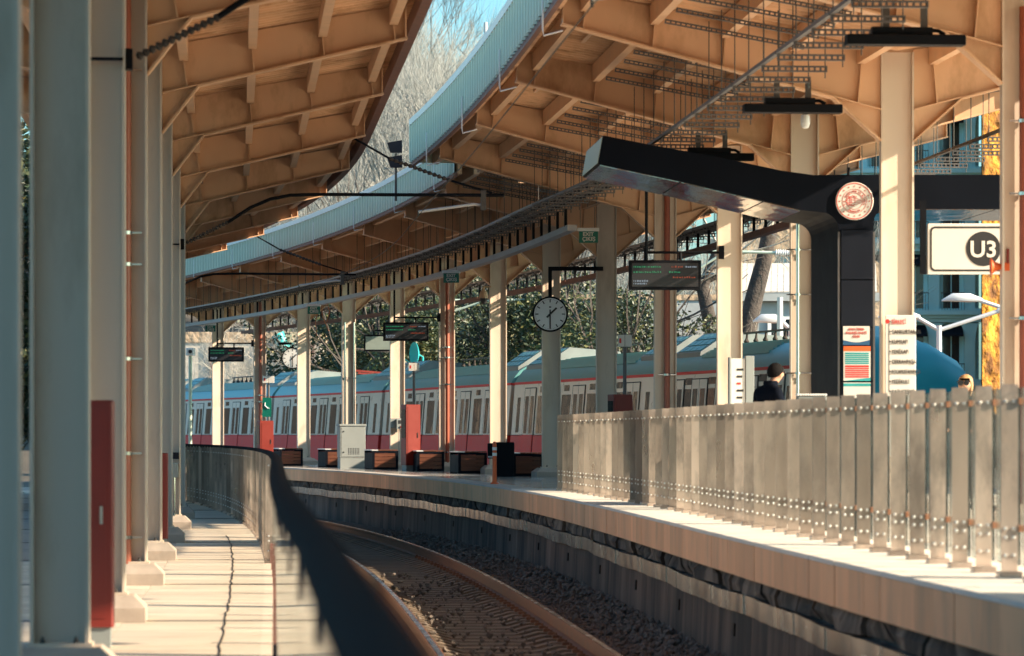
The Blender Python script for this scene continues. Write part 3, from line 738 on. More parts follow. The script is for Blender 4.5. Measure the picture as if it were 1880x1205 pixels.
downpipe('brown downpipe on the column at the right edge of the photo', RCOL[2], .02, -.085, .2, 5.0, M['pipe'], (2.0, 3.2, 3.9), .05)
for x in (-.10, .12):
    downpipe('chrome conduit on the column behind the portal, ' + ('left one of the pair' if x < 0 else 'right one of the pair'), RCOL[4], x, -.06, .2, 3.95, M['chrome'], (1.7, 2.75, 3.35), .024, 'conduit')
    t = thing('flexible_conduit', 'thin dark conduit bending off the top of the %s chrome pipe' % ('left' if x < 0 else 'right'), 'conduit', RCOL[4].location, RCOL[4].rotation_euler.z)
    s = -1 if x < 0 else 1
    mb = MB(); mb.tube([(x, -.06, 3.95), (x + s * .02, -.06, 4.0), (x + s * .38, -.08, 4.2), (x + s * .46, -.08, 4.28), (x + s * .47, -.08, 4.45)], .016, 6); mb.build('tube', M['black'], t, smooth=True)
for x in (-.12, .14):
    downpipe('bright conduit on the column behind the electrical cabinet, ' + ('left one' if x < 0 else 'right one'), RCOL[12], x, -.06, .2, 4.0, M['chrome'], (2.45,), .03, 'conduit')

# ------------------------------------------------------------------ dark portal with emblem
PD = 44.0; pth = EDGE.th(44)
portal = thing('entrance_portal', 'big black entrance portal with curved arm and mirrored soffit', 'portal', (0, PD, ZR), 0)
k = -ZR
arcL = [(4.0 - .22 + .22 * math.sin(a), 2.50 + .22 * math.cos(a)) for a in np.linspace(0, math.pi / 2, 7)]
arcR = [(4.43 + .14 - .14 * math.cos(a), 2.60 + .16 * math.sin(a)) for a in np.linspace(0, math.pi / 2, 6)]
pr = [(1.06, 3.31), (2.2, 3.07), (3.2, 2.83), (3.55, 2.745)] + arcL + [(4.0, ZR), (4.43, ZR)] + arcR + [(8.2, 2.765), (8.2, 3.18), (4.0, 3.18), (3.7, 3.175), (3.3, 3.23), (2.5, 3.40), (1.75, 3.535), (1.12, 3.66)]
sh = -math.tan(pth)
def skew(mb): mb.v = [(x + sh * y, y, z + k) for x, y, z in mb.v]; return mb
mb = MB(); mb.prism_xz(pr, 0, 2.3); skew(mb).build('shell', M['dark'], portal)
for a, b in (((1.08, 3.306), (2.05, 3.100)), ((2.07, 3.096), (3.06, 2.862)), ((3.08, 2.857), (3.53, 2.749))):
    mb = MB(); mb.add([(a[0], .04, a[1] - .012), (b[0], .04, b[1] - .012), (b[0], 2.26, b[1] - .012), (a[0], 2.26, a[1] - .012), (a[0], .04, a[1] - .003), (b[0], .04, b[1] - .003), (b[0], 2.26, b[1] - .003), (a[0], 2.26, a[1] - .003)],
                      [(0, 3, 2, 1), (4, 5, 6, 7), (0, 1, 5, 4), (1, 2, 6, 5), (2, 3, 7, 6), (3, 0, 4, 7)]); skew(mb).build('soffit_panel', M['soffit'], portal)
for a, b in ((4.6, 5.9), (5.92, 7.2), (7.22, 8.18)):
    mb = MB(); mb.box(a, b, .04, 2.26, 2.750, 2.760); skew(mb).build('soffit_panel', M['soffit'], portal)
mb = MB(); mb.add([(1.052, .02, 3.325), (1.11, .02, 3.645), (1.11, 2.28, 3.645), (1.052, 2.28, 3.325), (1.046, .02, 3.325), (1.104, .02, 3.645), (1.104, 2.28, 3.645), (1.046, 2.28, 3.325)],
                  [(0, 1, 2, 3), (7, 6, 5, 4), (0, 4, 5, 1), (1, 5, 6, 2), (2, 6, 7, 3), (3, 7, 4, 0)]); skew(mb).build('skylit_end_panel', M['fascia'], portal)  # pale face on the black portal: skylight put into its colour
for z0, z1 in ((1.90, 2.50), (1.32, 1.885), (.66, 1.305), (-.10, .645), (-.85, -.115)):
    mb = MB(); mb.bevel_box(4.025, 4.41, -.022, -.002, z0, z1, .004); skew(mb).build('pillar_panel', M['dark2'], portal)
for x in (4.0, 4.43):
    mb = MB(); mb.box(x - .012, x + .012, -.014, .02, ZR + .02, 2.48); skew(mb).build('edge_trim', M['tray'], portal)
# round emblem: white disc, red rings, star dots, lettering and a globe of red lines
em = thing('emblem', 'round white emblem with red rings, dots and a globe on the black portal', 'emblem', (4.19, PD - .004, 2.855))
mb = MB(); mb.lathe([(.232, 0), (.232, -.02), (.225, -.024)], 48, axis='y'); mb.build('disc', M['poster'], em)
def ring(mb, r0, r1, y, n=48):
    vs = []; 
    for i in range(n):
        a = 2 * math.pi * i / n
        for r in (r0, r1):
            for yy in (y, y - .003): vs.append((r * math.cos(a), yy, r * math.sin(a)))
    fs = []
    for i in range(n):
        a = i * 4; b = ((i + 1) % n) * 4
        fs += [(a + 1, a + 3, b + 3, b + 1), (a + 2, a, b, b + 2), (a, a + 1, b + 1, b), (a + 3, a + 2, b + 2, b + 3)]
    mb.add(vs, fs)
mb = MB(); ring(mb, .213, .222, -.0245); mb.build('outer_ring', M['redink'], em)
mb = MB(); ring(mb, .146, .149, -.0245); ring(mb, .098, .101, -.0245); tag(mb.build('inner_ring', M['redink'], em), kind='stuff')
for i in range(16):
    a = 2 * math.pi * i / 16; pts = []
    for j in range(10):
        r = .0100 if j % 2 == 0 else .0045; pts.append((.182 * math.cos(a) + r * math.sin(j * math.pi / 5), .182 * math.sin(a) + r * math.cos(j * math.pi / 5)))
    mb = MB(); mb.prism_xz(pts, -.028, -.0245); mb.build('star', M['redink'], em)
mb = MB()
for txt, a0, a1, fl in (('T.C. ULAŞTIRMA VE ALTYAPI', 205, -25, 1), ('BAKANLIĞI', 235, 305, -1)):
    for i, chh in enumerate(txt):
        if chh == ' ': continue
        a = R(a0 + (a1 - a0) * (i + .5) / len(txt)); me = text_mesh(chh, .030, .003, 'CENTER')
        rr = .110 if fl > 0 else .138; rot = a - math.pi / 2 if fl > 0 else a + math.pi / 2
        vs = []
        for v in me.vertices:
            x = v.co.x * math.cos(rot) - v.co.y * math.sin(rot); z = v.co.x * math.sin(rot) + v.co.y * math.cos(rot)
            vs.append((rr * math.cos(a) + x, -.0262 - v.co.z, rr * math.sin(a) + z))
        mb.add(vs, [tuple(p.vertices) for p in me.polygons]); bpy.data.meshes.remove(me)
mb.build('lettering', M['redink'], em)['kind'] = 'stuff'
mb = MB()
for q in (-.6, -.2, .2, .6): mb.tube([(-.055 + .05 * q + .06 * abs(q) * math.cos(a) * 0 + .055 * math.cos(a) * (abs(q)) , -.0255, .062 * math.sin(a)) for a in np.linspace(-1.5, 1.5, 9)], .0018, 4)
for z in (-.04, -.014, .014, .04):
    w = math.sqrt(max(0, 1 - (z / .066) ** 2)); mb.tube([(-.085 * w - .01, -.0255, z * .7), (-.02, -.0255, z * 1.15), (.02 + .07 * w, -.0255, z * .55 - .004)], .0020, 4)
mb.tube([(-.10, -.0255, .0), (-.07, -.0255, .045), (-.02, -.0255, .066), (.03, -.0255, .05)], .0032, 4); mb.tube([(-.10, -.0255, 0), (-.06, -.0255, -.05), (-.0, -.0255, -.064)], .003, 4)
mb.build('globe_mark', M['redink'], em)['kind'] = 'stuff'

def sheet(name, label, X0, X1, z0, z1, y, cat='poster'):
    t = thing(name, label, cat, ((X0 + X1) / 2, y, z0)); mb = MB(); mb.box(-(X1 - X0) / 2, (X1 - X0) / 2, -.004, 0, 0, z1 - z0); mb.build('paper', M['poster'], t); return t, X1 - X0, z1 - z0
y0 = PD - .026
t, w, h = sheet('notice', 'white notice SON TREN KALKIŞ SAATİ with red text on the black pillar', 4.05, 4.375, 1.095, 1.325, y0, 'notice')
mb = MB(); mb.prism_xz([(-w / 2, 0), (w / 2, 0), (w / 2, .062)] + [(w / 2 - w * i / 10, .062 - .03 * math.sin(math.pi * i / 10)) for i in range(1, 10)] + [(-w / 2, .06)], -.007, -.0042); mb.build('blue_band', M['blueink'], t)
for i, s in enumerate(('SON TREN', 'KALKIŞ SAATİ', '23:00')): lettering(s, .040, M['redink'], t, (0, -.008, .180 - i * .045), 'CENTER', .0004)
t, w, h = sheet('timetable', 'printed timetable with orange head, teal and red rows on the black pillar', 4.055, 4.385, .655, 1.08, y0, 'timetable')
mb = MB(); mb.box(-w / 2, w / 2, -.007, -.0042, h - .06, h); mb.build('orange_head', M['orange'], t)
for i in range(6):
    mb = MB(); mb.box(-w / 2 + .02, w / 2 - .02, -.007, -.0042, h - .098 - i * .024, h - .082 - i * .024 + (.004 if i == 0 else 0)); mb.build('teal_row', M['tealink'], t)
for i in range(6):
    mb = MB(); mb.box(-w / 2 + .02, w / 2 - .02, -.007, -.0042, h - .258 - i * .025, h - .242 - i * .025 + (.008 if i == 0 else 0)); mb.build('red_row', M['redink'], t)
mb = MB(); mb.prism_xz([(-w / 2, 0), (w / 2, 0), (w / 2, .04)], -.007, -.0042); mb.build('teal_foot', M['tealink'], t)
t, w, h = sheet('leaflet', 'lowest pale sheet with teal head on the black pillar', 4.055, 4.385, .30, .635, y0, 'poster')
mb = MB(); mb.box(-w / 2, w / 2, -.007, -.0042, h - .045, h - .01); mb.build('teal_head', M['tealink'], t)

# U3 hanging sign
us = thing('line_sign', 'white hanging sign with black border and U3 in a black disc', 'sign', (5.3, 42.6, 1.90))
mb = MB(); mb.bevel_box(-.38, .98, 0, .07, 0, .60, .012); mb.build('panel', M['poster'], us)
def rrect(x0, x1, z0, z1, r, n=5):
    p = []
    for cx, cz, a0 in ((x1 - r, z1 - r, 0), (x0 + r, z1 - r, 90), (x0 + r, z0 + r, 180), (x1 - r, z0 + r, 270)):
        for i in range(n + 1): a = R(a0 + 90 * i / n); p.append((cx + r * math.cos(a), cz + r * math.sin(a)))
    return p
ou = rrect(-.345, .95, .035, .565, .06); inn = rrect(-.325, .93, .055, .545, .045); n = len(ou)
mb = MB(); vs = [(x, -.004, z) for x, z in ou] + [(x, -.004, z) for x, z in inn] + [(x, -.0005, z) for x, z in ou] + [(x, -.0005, z) for x, z in inn]
mb.add(vs, [(i, (i + 1) % n, n + (i + 1) % n, n + i) for i in range(n)] + [(i, 2 * n + i, 2 * n + (i + 1) % n, (i + 1) % n) for i in range(n)] + [(n + i, n + (i + 1) % n, 3 * n + (i + 1) % n, 3 * n + i) for i in range(n)]); mb.build('border', M['ink'], us)
mb = MB(); mb.lathe([(.205, -.0005), (.205, -.004)], 40, (.285, 0, .30), 'y'); mb.build('disc', M['ink'], us)
lettering('U3', .27, M['poster'], us, (.285, -.007, .205), 'CENTER', .006)
mb = MB(); mb.box(-.46, -.39, 0, .06, .0, .87); mb.build('hanger', M['black'], us)
# list of stations on its column
st = thing('station_list', 'white station list panel SİRKECİ to KAZLIÇEŞME on the cream column', 'sign', (COLR.x(41.4), 41.25, -.25), 0)
mb = MB(); mb.bevel_box(-.145, .205, 0, .03, 0, 1.62, .006); mb.build('panel', M['poster'], st)
for i, s in enumerate(('SİRKECİ', 'CANKURTARAN', 'KUMKAPI', 'YENİKAPI', 'CERRAHPAŞA', 'KOCAMUSTAFAPAŞA', 'YEDİKULE', 'KAZLIÇEŞME')):
    z = 1.52 - i * .1145
    lettering(s, .068, M['redink'] if i == 0 else M['ink'], st, (-.075, -.006, z), 'LEFT', .0, sx=.66 if len(s) < 12 else .50)
    mb = MB(); mb.box(-.10, -.085, -.004, -.0005, z + .022, z + .032); mb.build('tick', M['ink'], st)
mb = MB(); mb.box(-.104, -.100, -.004, -.0005, 1.52 - 7 * .1145 + .02, 1.555); mb.build('route_line', M['ink'], st)
mb = MB(); mb.lathe([(.025, -.0005), (.025, -.005)], 20, (-.122, 0, 1.548), 'y'); mb.build('line_badge', M['redink'], st)
# red horn on the right-edge column
hs = thing('horn_speaker', 'small red horn loudspeaker on the column at the right edge', 'loudspeaker', (COLR.x(34.7) - .20, 34.7, 1.62))
mb = MB(); mb.lathe([(.02, .06), (.03, .0), (.05, -.05), (.085, -.085), (.085, -.09), (.0, -.06)], 16, (0, 0, 0), 'x'); mb.build('horn', M['orange'], hs, smooth=True)
mb = MB(); mb.box(.02, .09, -.03, .03, -.04, .04); mb.build('driver', M['orange'], hs)
mb = MB(); mb.box(.06, .085, -.04, .04, .03, .17); mb.build('bracket', M['red'], hs)

# ------------------------------------------------------------------ exit signs, boards, clocks
def exit_sign(label, px, py, d):
    p = at(px, py, d); t = thing('exit_sign', label, 'exit sign', p, 0, 'green exit signs hanging from the cable trunking')
    mb = MB(); mb.bevel_box(-.16, .17, -.006, .006, -.125, .075, .002); mb.build('panel', M['green'], t)
    mb = MB(); mb.bevel_box(-.19, .19, -.05, .05, .077, .135, .008); mb.build('lamp_housing', M['white'], t)
    lettering('EXIT', .092, M['poster'], t, (0, -.012, -.005), 'CENTER', .003); lettering('ÇIKIŞ', .092, M['poster'], t, (.01, -.012, -.088), 'CENTER', .003)
    for x in (-.14, .11):
        mb = MB(); mb.tube([(x, 0, .13), (x, 0, .5)], .005, 5); mb.build('hanging_rod', M['rod'], t)
exit_sign('largest green EXIT ÇIKIŞ sign, left of the shaded grey blue column', 1080, 433, 62.5)
exit_sign('second largest green EXIT ÇIKIŞ sign, above the red brown downpipe', 828, 508.5, 75.2)
exit_sign('third green EXIT ÇIKIŞ sign above the far clock', 576, 568, 94.6)
exit_sign('smallest green EXIT ÇIKIŞ sign at the far left', 386, 602, 115)

def board(label, px, py, d, arm_to, lit, pole):
    p = at(px, py, d); t = thing('departure_board', label, 'departure board', p, 0, 'departure boards hung from the canopy columns')
    w, h = .55, .225
    mb = MB(); mb.bevel_box(-w, w, 0, .16, -h, h, .012); cs = mb.build('case', M['black'], t)
    mb = MB(); mb.box(-w + .045, w - .045, -.006, -.0005, -h + .045, h - .045); mb.build('screen', M['screen'] if lit else M['tealg'], t)
    if lit:
        r = random.Random(int(px))
        for z, x0, x1, m in ((.125, -.48, -.06, 'led_g'), (.125, .10, .27, 'led_r'), (.125, .31, .48, 'led_w'), (.045, -.48, -.06, 'led_g'), (.045, .06, .24, 'led_g'), (-.035, .12, .47, 'led_r'), (-.09, -.48, -.26, 'led_w'), (-.13, -.48, -.28, 'led_w')):
            mb = MB(); x = x0
            while x < x1:
                ww = r.uniform(.008, .03); mb.box(x, min(x + ww, x1), -.0095, -.0065, z - .014, z + .014 * r.uniform(.2, 1)); x += ww + r.uniform(.006, .02)
            tag(mb.build('text_row', M[m], t), kind='stuff')
    mb = MB(); mb.tube([(arm_to, .08, h + .12), (-.28, .08, h + .12)], .022, 6); mb.build('arm', M['black'], t)
    for x in (-.28, .24):
        mb = MB(); mb.tube([(x, .08, h), (x, .08, h + .12 if x > 0 else pole)], .026, 6); mb.build('hanger', M['black'], t)
    mb = MB(); mb.tube([(arm_to, .08, h + .12 + .62 * .5), (.0, .08, h + .14)], .016, 6) if False else mb.box(arm_to - .04, arm_to + .04, .02, .14, h + .02, h + .22); mb.build('wall_bracket', M['black'], t)
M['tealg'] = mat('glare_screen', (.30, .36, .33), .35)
board('large black departure board with green and red text left of the sunlit column', 1221, 505, 54.6, .86, True, 1.5)
board('middle departure board crossed by a sun streak, beside the red brown downpipe', 745, 609, 87.2, .80, True, 1.45)
board('far departure board at left, half in sun', 415, 651, 111.6, .82, True, 1.4)
board('pale grey departure board half hidden behind the middle one', 705, 630, 98.5, .8, False, .5)

def clock(label, px, py, d, arm_to, up):
    t = thing('station_clock', label, 'clock', at(px, py, d), 0, 'round station clocks showing half past one')
    mb = MB(); mb.lathe([(.30, .0), (.33, -.01), (.335, -.03), (.335, .14), (.33, .16), (.30, .15)], 48, axis='y'); mb.build('rim', M['black'], t, smooth=True)
    mb = MB(); mb.lathe([(.302, .0), (.302, -.012)], 48, axis='y'); mb.build('face', M['white'], t)
    for i in range(12):
        a = math.pi * i / 6; mb = MB(); mb.plate((.22 * math.sin(a), -.014, .22 * math.cos(a)), (.285 * math.sin(a), -.014, .285 * math.cos(a)), .003, .020, axis=(0, 1, 0)); mb.build('hour_mark', M['ink'], t)
    mb = MB()
    for i in range(60):
        a = math.pi * i / 30
        if i % 5: mb.plate((.27 * math.sin(a), -.0135, .27 * math.cos(a)), (.285 * math.sin(a), -.0135, .285 * math.cos(a)), .002, .006, axis=(0, 1, 0))
    tag(mb.build('minute_mark', M['ink'], t), kind='stuff')
    for a, r0, r1, w in ((R(46), -.09, .17, .034), (R(180), -.085, .265, .026)):
        mb = MB(); mb.plate((r0 * math.sin(a), -.019 if w > .03 else -.025, r0 * math.cos(a)), (r1 * math.sin(a), -.019 if w > .03 else -.025, r1 * math.cos(a)), .003, w, axis=(0, 1, 0)); mb.build('hand', M['ink'], t)
    mb = MB(); mb.box(-.02, .02, -.0145, -.0125, .12, .145); mb.build('dial_mark', M['ink'], t)
    mb = MB(); mb.box(-.035, .035, .04, .11, .32, up); mb.box(-.035, arm_to, .04, .11, up, up + .075); mb.build('bracket_arm', M['black'], t)
clock('large round white station clock with black hands in front of the cream column', 1010, 577, 67.6, 1.0, .82)
clock('smaller far station clock half hidden by a cream column', 537, 658, 111.6, -.45, .42)

# ------------------------------------------------------------------ platform furniture on the right platform
def floor_at(px, py):                       # where a point of the right platform floor lies
    d = 6600 * .88 / (py - HY); return Vector(((px - CX) * d / F, d, ZR))
def bench(label, px, py, th):
    t = thing('bench', label, 'bench', floor_at(px, py), th, 'dark benches between the canopy columns')
    for y in (-.62, .62):
        mb = MB(); mb.box(-.33, -.27, y - .03, y + .03, 0, .42); mb.box(.27, .33, y - .03, y + .03, 0, .42); mb.box(-.33, .33, y - .03, y + .03, .42, .47); mb.box(-.27, .27, y - .03, y + .03, 0, .05); mb.build('end_frame', M['dark'], t)
        for i in range(4):
            mb = MB(); mb.box(-.265, .265, y - .02, y + .02, .06 + i * .09, .06 + i * .09 + .08); mb.build('slat', M['wood'], t)
    mb = MB(); mb.box(-.33, -.30, -.585, .585, .02, .42); mb.build('side_panel', M['dark'], t)
    mb = MB(); mb.box(.30, .33, -.585, .585, .02, .42); mb.build('side_panel', M['dark'], t)
    mb = MB(); mb.box(-.345, -.18, -.65, .65, .474, .50); mb.build('edge_cap', M['lamp'], t)
    for i in range(4):
        mb = MB(); mb.box(-.17 + i * .125, -.17 + i * .125 + .11, -.65, .65, .474, .50); mb.build('seat_slat', M['wood'], t)
BL = ['bench between the clock column and the orange bollard', 'bench just left of the bollard, beside the column with the brown downpipe', 'bench right of the red cabinet', 'bench right of the grey electrical cabinet', 'bench left of the grey electrical cabinet', 'farthest dark bench, beside the dark blurred handrail']
for l, (px, py) in zip(BL, ((962, 874), (860, 869), (783, 865), (700, 862), (613, 858), (528, 855.5))):
    v = floor_at(px, py); bench('dark ' + l if 'dark' not in l else l, px, py, EDGE.th(min(v.y, 110)) * .9)

def red_cabinet(label, loc, th, h=1.7):
    t = thing('red_cabinet', label, 'fire cabinet', loc, th, 'tall red cabinets on the platforms')
    mb = MB(); mb.bevel_box(-.19, .19, -.16, .16, .14, h, .012); mb.build('case', M['red'], t)
    mb = MB(); mb.box(-.17, .17, -.14, .14, 0, .138); mb.build('base', M['grey'], t)
    mb = MB(); mb.box(-.196, -.1905, -.12, .12, h * .5, h - .12); mb.build('window', M['wglass'], t)
    mb = MB(); mb.box(-.14, .14, -.166, -.1605, .2, h - .06); mb.build('door', M['red'], t)
    mb = MB(); mb.box(.10, .12, -.178, -.167, h * .5, h * .5 + .12); mb.build('handle', M['chrome'], t)
v = floor_at(754, 865); red_cabinet('red fire cabinet half in sun between two cream columns', v, .42, 1.6)
v = floor_at(487, 858); red_cabinet('far red cabinet beside the green phone sign at left', v, .3, 1.25)
red_cabinet('red cabinet rising behind the railing beside the shaded grey blue column', Vector((2.0, 66.5, ZR)), .35, 1.62)
p = LCOL[1].location; red_cabinet('tall blurred red cabinet between the two nearest blue grey columns at left', Vector((-2.87, 24.2, ZL)), .08, 1.66)
red_cabinet('narrow red cabinet glimpsed between far left columns', Vector((-4.46, 44.6, ZL)), .08, 1.2)

bo = thing('bollard', 'orange flexible bollard with white bands near the platform edge', 'bollard', floor_at(908, 889))
mb = MB(); mb.lathe([(.075, 0), (.075, .012), (.045, .04), (.040, .05)], 16); mb.build('foot', M['orange'], bo, smooth=True)
mb = MB(); mb.lathe([(.040, .045), (.036, .66), (.036, .70), (.03, .715), (.028, .75), (.0, .755)], 16); mb.build('post', M['orange'], bo, smooth=True)
for z in (.50, .60):
    mb = MB(); mb.lathe([(.0405, z), (.0402, z + .055)], 16); mb.build('white_band', M['white'], bo, smooth=True)
lb = thing('litter_bin', 'black bin unit behind the orange bollard', 'bin', floor_at(925, 875.5))
mb = MB(); mb.bevel_box(-.17, .22, -.2, .2, 0, .72, .02); mb.build('case', M['black'], lb)
mb = MB(); mb.bevel_box(-.34, -.18, -.1, .1, .38, .70, .02); mb.build('side_box', M['black'], lb)
mb = MB(); mb.box(-.33, -.2, -.11, -.1005, .4, .43); mb.build('label_strip', M['lamp'], lb)

ec = thing('electrical_cabinet', 'pale grey electrical cabinet with vent slots on the far platform', 'cabinet', floor_at(645, 860), .22)
mb = MB(); mb.bevel_box(-.34, .34, -.2, .2, .28, 1.10, .01); mb.build('case', M['grey'], ec)
mb = MB(); mb.bevel_box(-.36, .36, -.22, .22, 1.102, 1.15, .012); mb.build('lid', M['grey'], ec)
mb = MB(); mb.bevel_box(-.33, .33, -.19, .19, 0, .275, .008); mb.build('plinth', M['grey'], ec)
mb = MB(); mb.box(-.30, .31, -.208, -.2005, .31, 1.07); dr = mb.build('door', M['grey'], ec)
for z in (.42, .96):
    mb = MB(); mb.lathe([(.018, -.2085), (.018, -.222)], 10, (-.24, 0, z), 'y'); mb.build('lock', M['ink'], dr)
mb = MB()
for i in range(7):
    for j in range(5): mb.box(-.12 + i * .045, -.12 + i * .045 + .02, -.2105, -.2085, .36 + j * .035, .36 + j * .035 + .024)
tag(mb.build('vent_slot', M['dark2'], dr), kind='stuff')
hp = thing('help_point', 'small grey help point box strapped to the cream column left of the red cabinet', 'help point', RCOL[11].location, RCOL[11].rotation_euler.z)
mb = MB(); mb.bevel_box(-.06, .16, -.2, -.11, 1.02, 1.28, .01); mb.build('box', M['grey'], hp)
mb = MB(); mb.box(-.01, .12, -.206, -.2005, 1.16, 1.25); mb.build('screen', M['ink'], hp)
mb = MB(); mb.lathe([(.03, -.2005), (.03, -.225)], 12, (.06, 0, 1.08), 'y'); mb.build('button', M['red'], hp)
mb = MB(); mb.box(-.2, .2, -.115, -.108, 1.05, 1.30); mb.build('strap', M['grey'], hp)
mb = MB(); mb.tube([(.02, -.13, 1.02), (.02, -.13, .2)], .012, 6); mb.build('cable', M['grey'], hp)

def sign_pole(label, px, top, base, d, w, h, hy):
    t = thing('sign_pole', label, 'sign post', Vector(((px - CX) * d / F, d, ZR))); k = -ZR
    mb = MB(); mb.tube([(0, 0, 0), (0, 0, (HY - top) * d / F + k)], .035, 10); mb.build('pole', M['tray'], t, smooth=True)
    z = (HY - hy) * d / F + k
    for s in (-1, 1):
        mb = MB(); mb.bevel_box(-w if s < 0 else .004, -.004 if s < 0 else w, -.06, -.036, z - h / 2, z + h / 2, .004); mb.build('panel', M['poster'], t)
    mb = MB(); mb.box(-w * .8, -w * .5, -.062, -.0605, z - h * .2, z + h * .2); mb.build('print', M['redink'], t)
sign_pole('slim post with small white sign box beside the red cabinet', 760, 665, 850, 87.5, .13, .19, 674)
sign_pole('dark slim post with white sign box right of the shaded column', 1147, 612, 750, 66.8, .13, .22, 626)
sign_pole('far slim post with white sign box and green phone plate', 493, 688, 845, 104, .17, .20, 697)
ps = thing('phone_plate', 'green plate with white telephone sign on the far slim post', 'sign', at(490, 748, 103.9))
mb = MB(); mb.box(-.13, .13, -.02, 0, -.28, .28); mb.build('plate', M['green'], ps)
mb = MB(); mb.tube([(-.05, -.026, .14), (-.06, -.026, .05), (.03, -.026, -.03), (.07, -.026, -.03)], .018, 6); mb.build('handset_mark', M['white'], ps)
cp = thing('camera_pole', 'pale camera pole with white box camera at the far left', 'camera pole', Vector((-8.68, 97.0, ZL)))
mb = MB(); mb.tube([(0, 0, 0), (0, 0, 3.55)], .05, 10); mb.build('pole', M['fascia'], cp, smooth=True)
mb = MB(); mb.bevel_box(-.10, .12, -.25, .2, 3.56, 3.76, .02); mb.build('camera_body', M['white'], cp)
mb = MB(); mb.lathe([(.05, 0), (.05, -.02)], 12, (0.02, -.25, 3.66), 'y'); mb.build('lens', M['ink'], cp)
dc = thing('dome_camera', 'cream dome camera on the column behind the orange bollard', 'camera', at(888, 548, 80.7))
mb = MB(); mb.lathe([(.03, .28), (.03, .20), (.07, .15), (.10, .05), (.10, -.0)], 14); mb.build('housing', M['paint'], dc, smooth=True)
mb = MB(); mb.lathe([(.085, -.002), (.08, -.06), (.05, -.12), (.0, -.14)], 14); mb.build('dome', M['ink'], dc, smooth=True)
mb = MB(); mb.box(.0, .17, -.02, .02, .24, .28); mb.build('arm', M['paint'], dc)
tt = thing('info_totem', 'narrow white totem with tiny print before the sunlit column', 'totem', Vector((3.45, 54.0, ZR)), .09)
mb = MB(); mb.bevel_box(-.17, .05, -.05, .05, 0, 2.02, .006); mb.build('panel', M['poster'], tt)
mb = MB(); mb.bevel_box(-.20, -.172, -.07, .07, 0, 2.04, .005); mb.build('edge_post', M['grey'], tt)
mb = MB(); mb.bevel_box(.052, .18, -.07, .07, 0, 2.06, .005); mb.build('edge_post', M['grey'], tt)
for i in range(9):
    mb = MB(); mb.box(-.08, -.02 + .02 * (i % 3), -.056, -.0505, 1.0 + i * .105, 1.03 + i * .105); mb.build('print_row', M['redink'] if i == 6 else M['ink'], tt)
tm = thing('ticket_machine', 'grey topped machine with corrugated rim between the man and the pillar', 'machine', Vector((3.58, 43.0, ZR)))
mb = MB(); mb.bevel_box(-.17, .17, -.14, .14, 0, 1.34, .01); mb.build('case', M['grey'], tm)
mb = MB()
for i in range(12): mb.lathe([(.014, -.15), (.014, .15)], 8, (-.165 + i * .03, 0, 1.355), 'y')
tag(mb.build('rim', M['white'], tm), kind='stuff')
ct = thing('hanging_cable', 'loose orange cables dangling near the electrical cabinet column', 'cable', at(600, 585, 101))
for i, pts in enumerate(([(0, 0, .45), (.08, 0, .2), (.0, 0, -.1)], [(-.25, 0, .2), (-.32, 0, -.1), (-.28, 0, -.5)], [(-.16, 0, .5), (-.12, 0, .05), (.06, 0, -.35)])):
    mb = MB(); mb.tube(pts, .012, 5); mb.build('strand', M['cable'], ct)
sd = thing('satellite_dish', 'blue satellite dish above the red cabinet, behind the train', 'satellite dish', at(761, 650, 118)); sd.rotation_euler = (0, 0, -1.15)
mb = MB(); mb.lathe([(.0, .12), (.2, .09), (.38, .0), (.39, -.02), (.2, .06), (.0, .09)], 20, axis='y'); mb.build('dish', M['tteal'], sd, smooth=True)
mb = MB(); mb.tube([(0, .1, 0), (0, .3, -.1), (0, .3, -1.2)], .03, 6); mb.build('mast', M['tteal'], sd); mb = MB(); mb.tube([(0, -.02, -.38), (0, -.45, -.1)], .015, 5); mb.build('feed_arm', M['tteal'], sd)

jb = thing('junction_box', 'small grey switch boxes and conduit on a far left platform column', 'junction box', COLL.p(54.4, .0, ZL), COLL.th(54.4))
mb = MB(); mb.bevel_box(.02, .14, -.19, -.115, .78, 1.0, .008); mb.build('case', M['grey'], jb)
mb = MB(); mb.bevel_box(.04, .15, -.17, -.115, 1.06, 1.16, .006); mb.build('socket', M['dark2'], jb)
mb = MB(); mb.tube([(.08, -.135, .2), (.08, -.135, .78)], .014, 6); mb.build('conduit', M['chrome'], jb)
bw = thing('boundary_wall', 'stone boundary wall glimpsed between the two nearest left columns', 'wall')
mb = MB(); sweep(mb, LRAIL, 4, 92, 3, [(-9.4, -2.2), (-9.4, 1.0), (-9.0, 1.0), (-9.0, -2.2)]); mb.build('masonry', M['stonew'], bw)
mb = MB(); sweep(mb, LRAIL, 4, 92, 3, [(-9.5, 1.003), (-9.5, 1.12), (-8.9, 1.12), (-8.9, 1.003)]); mb.build('cap', M['conc'], bw)

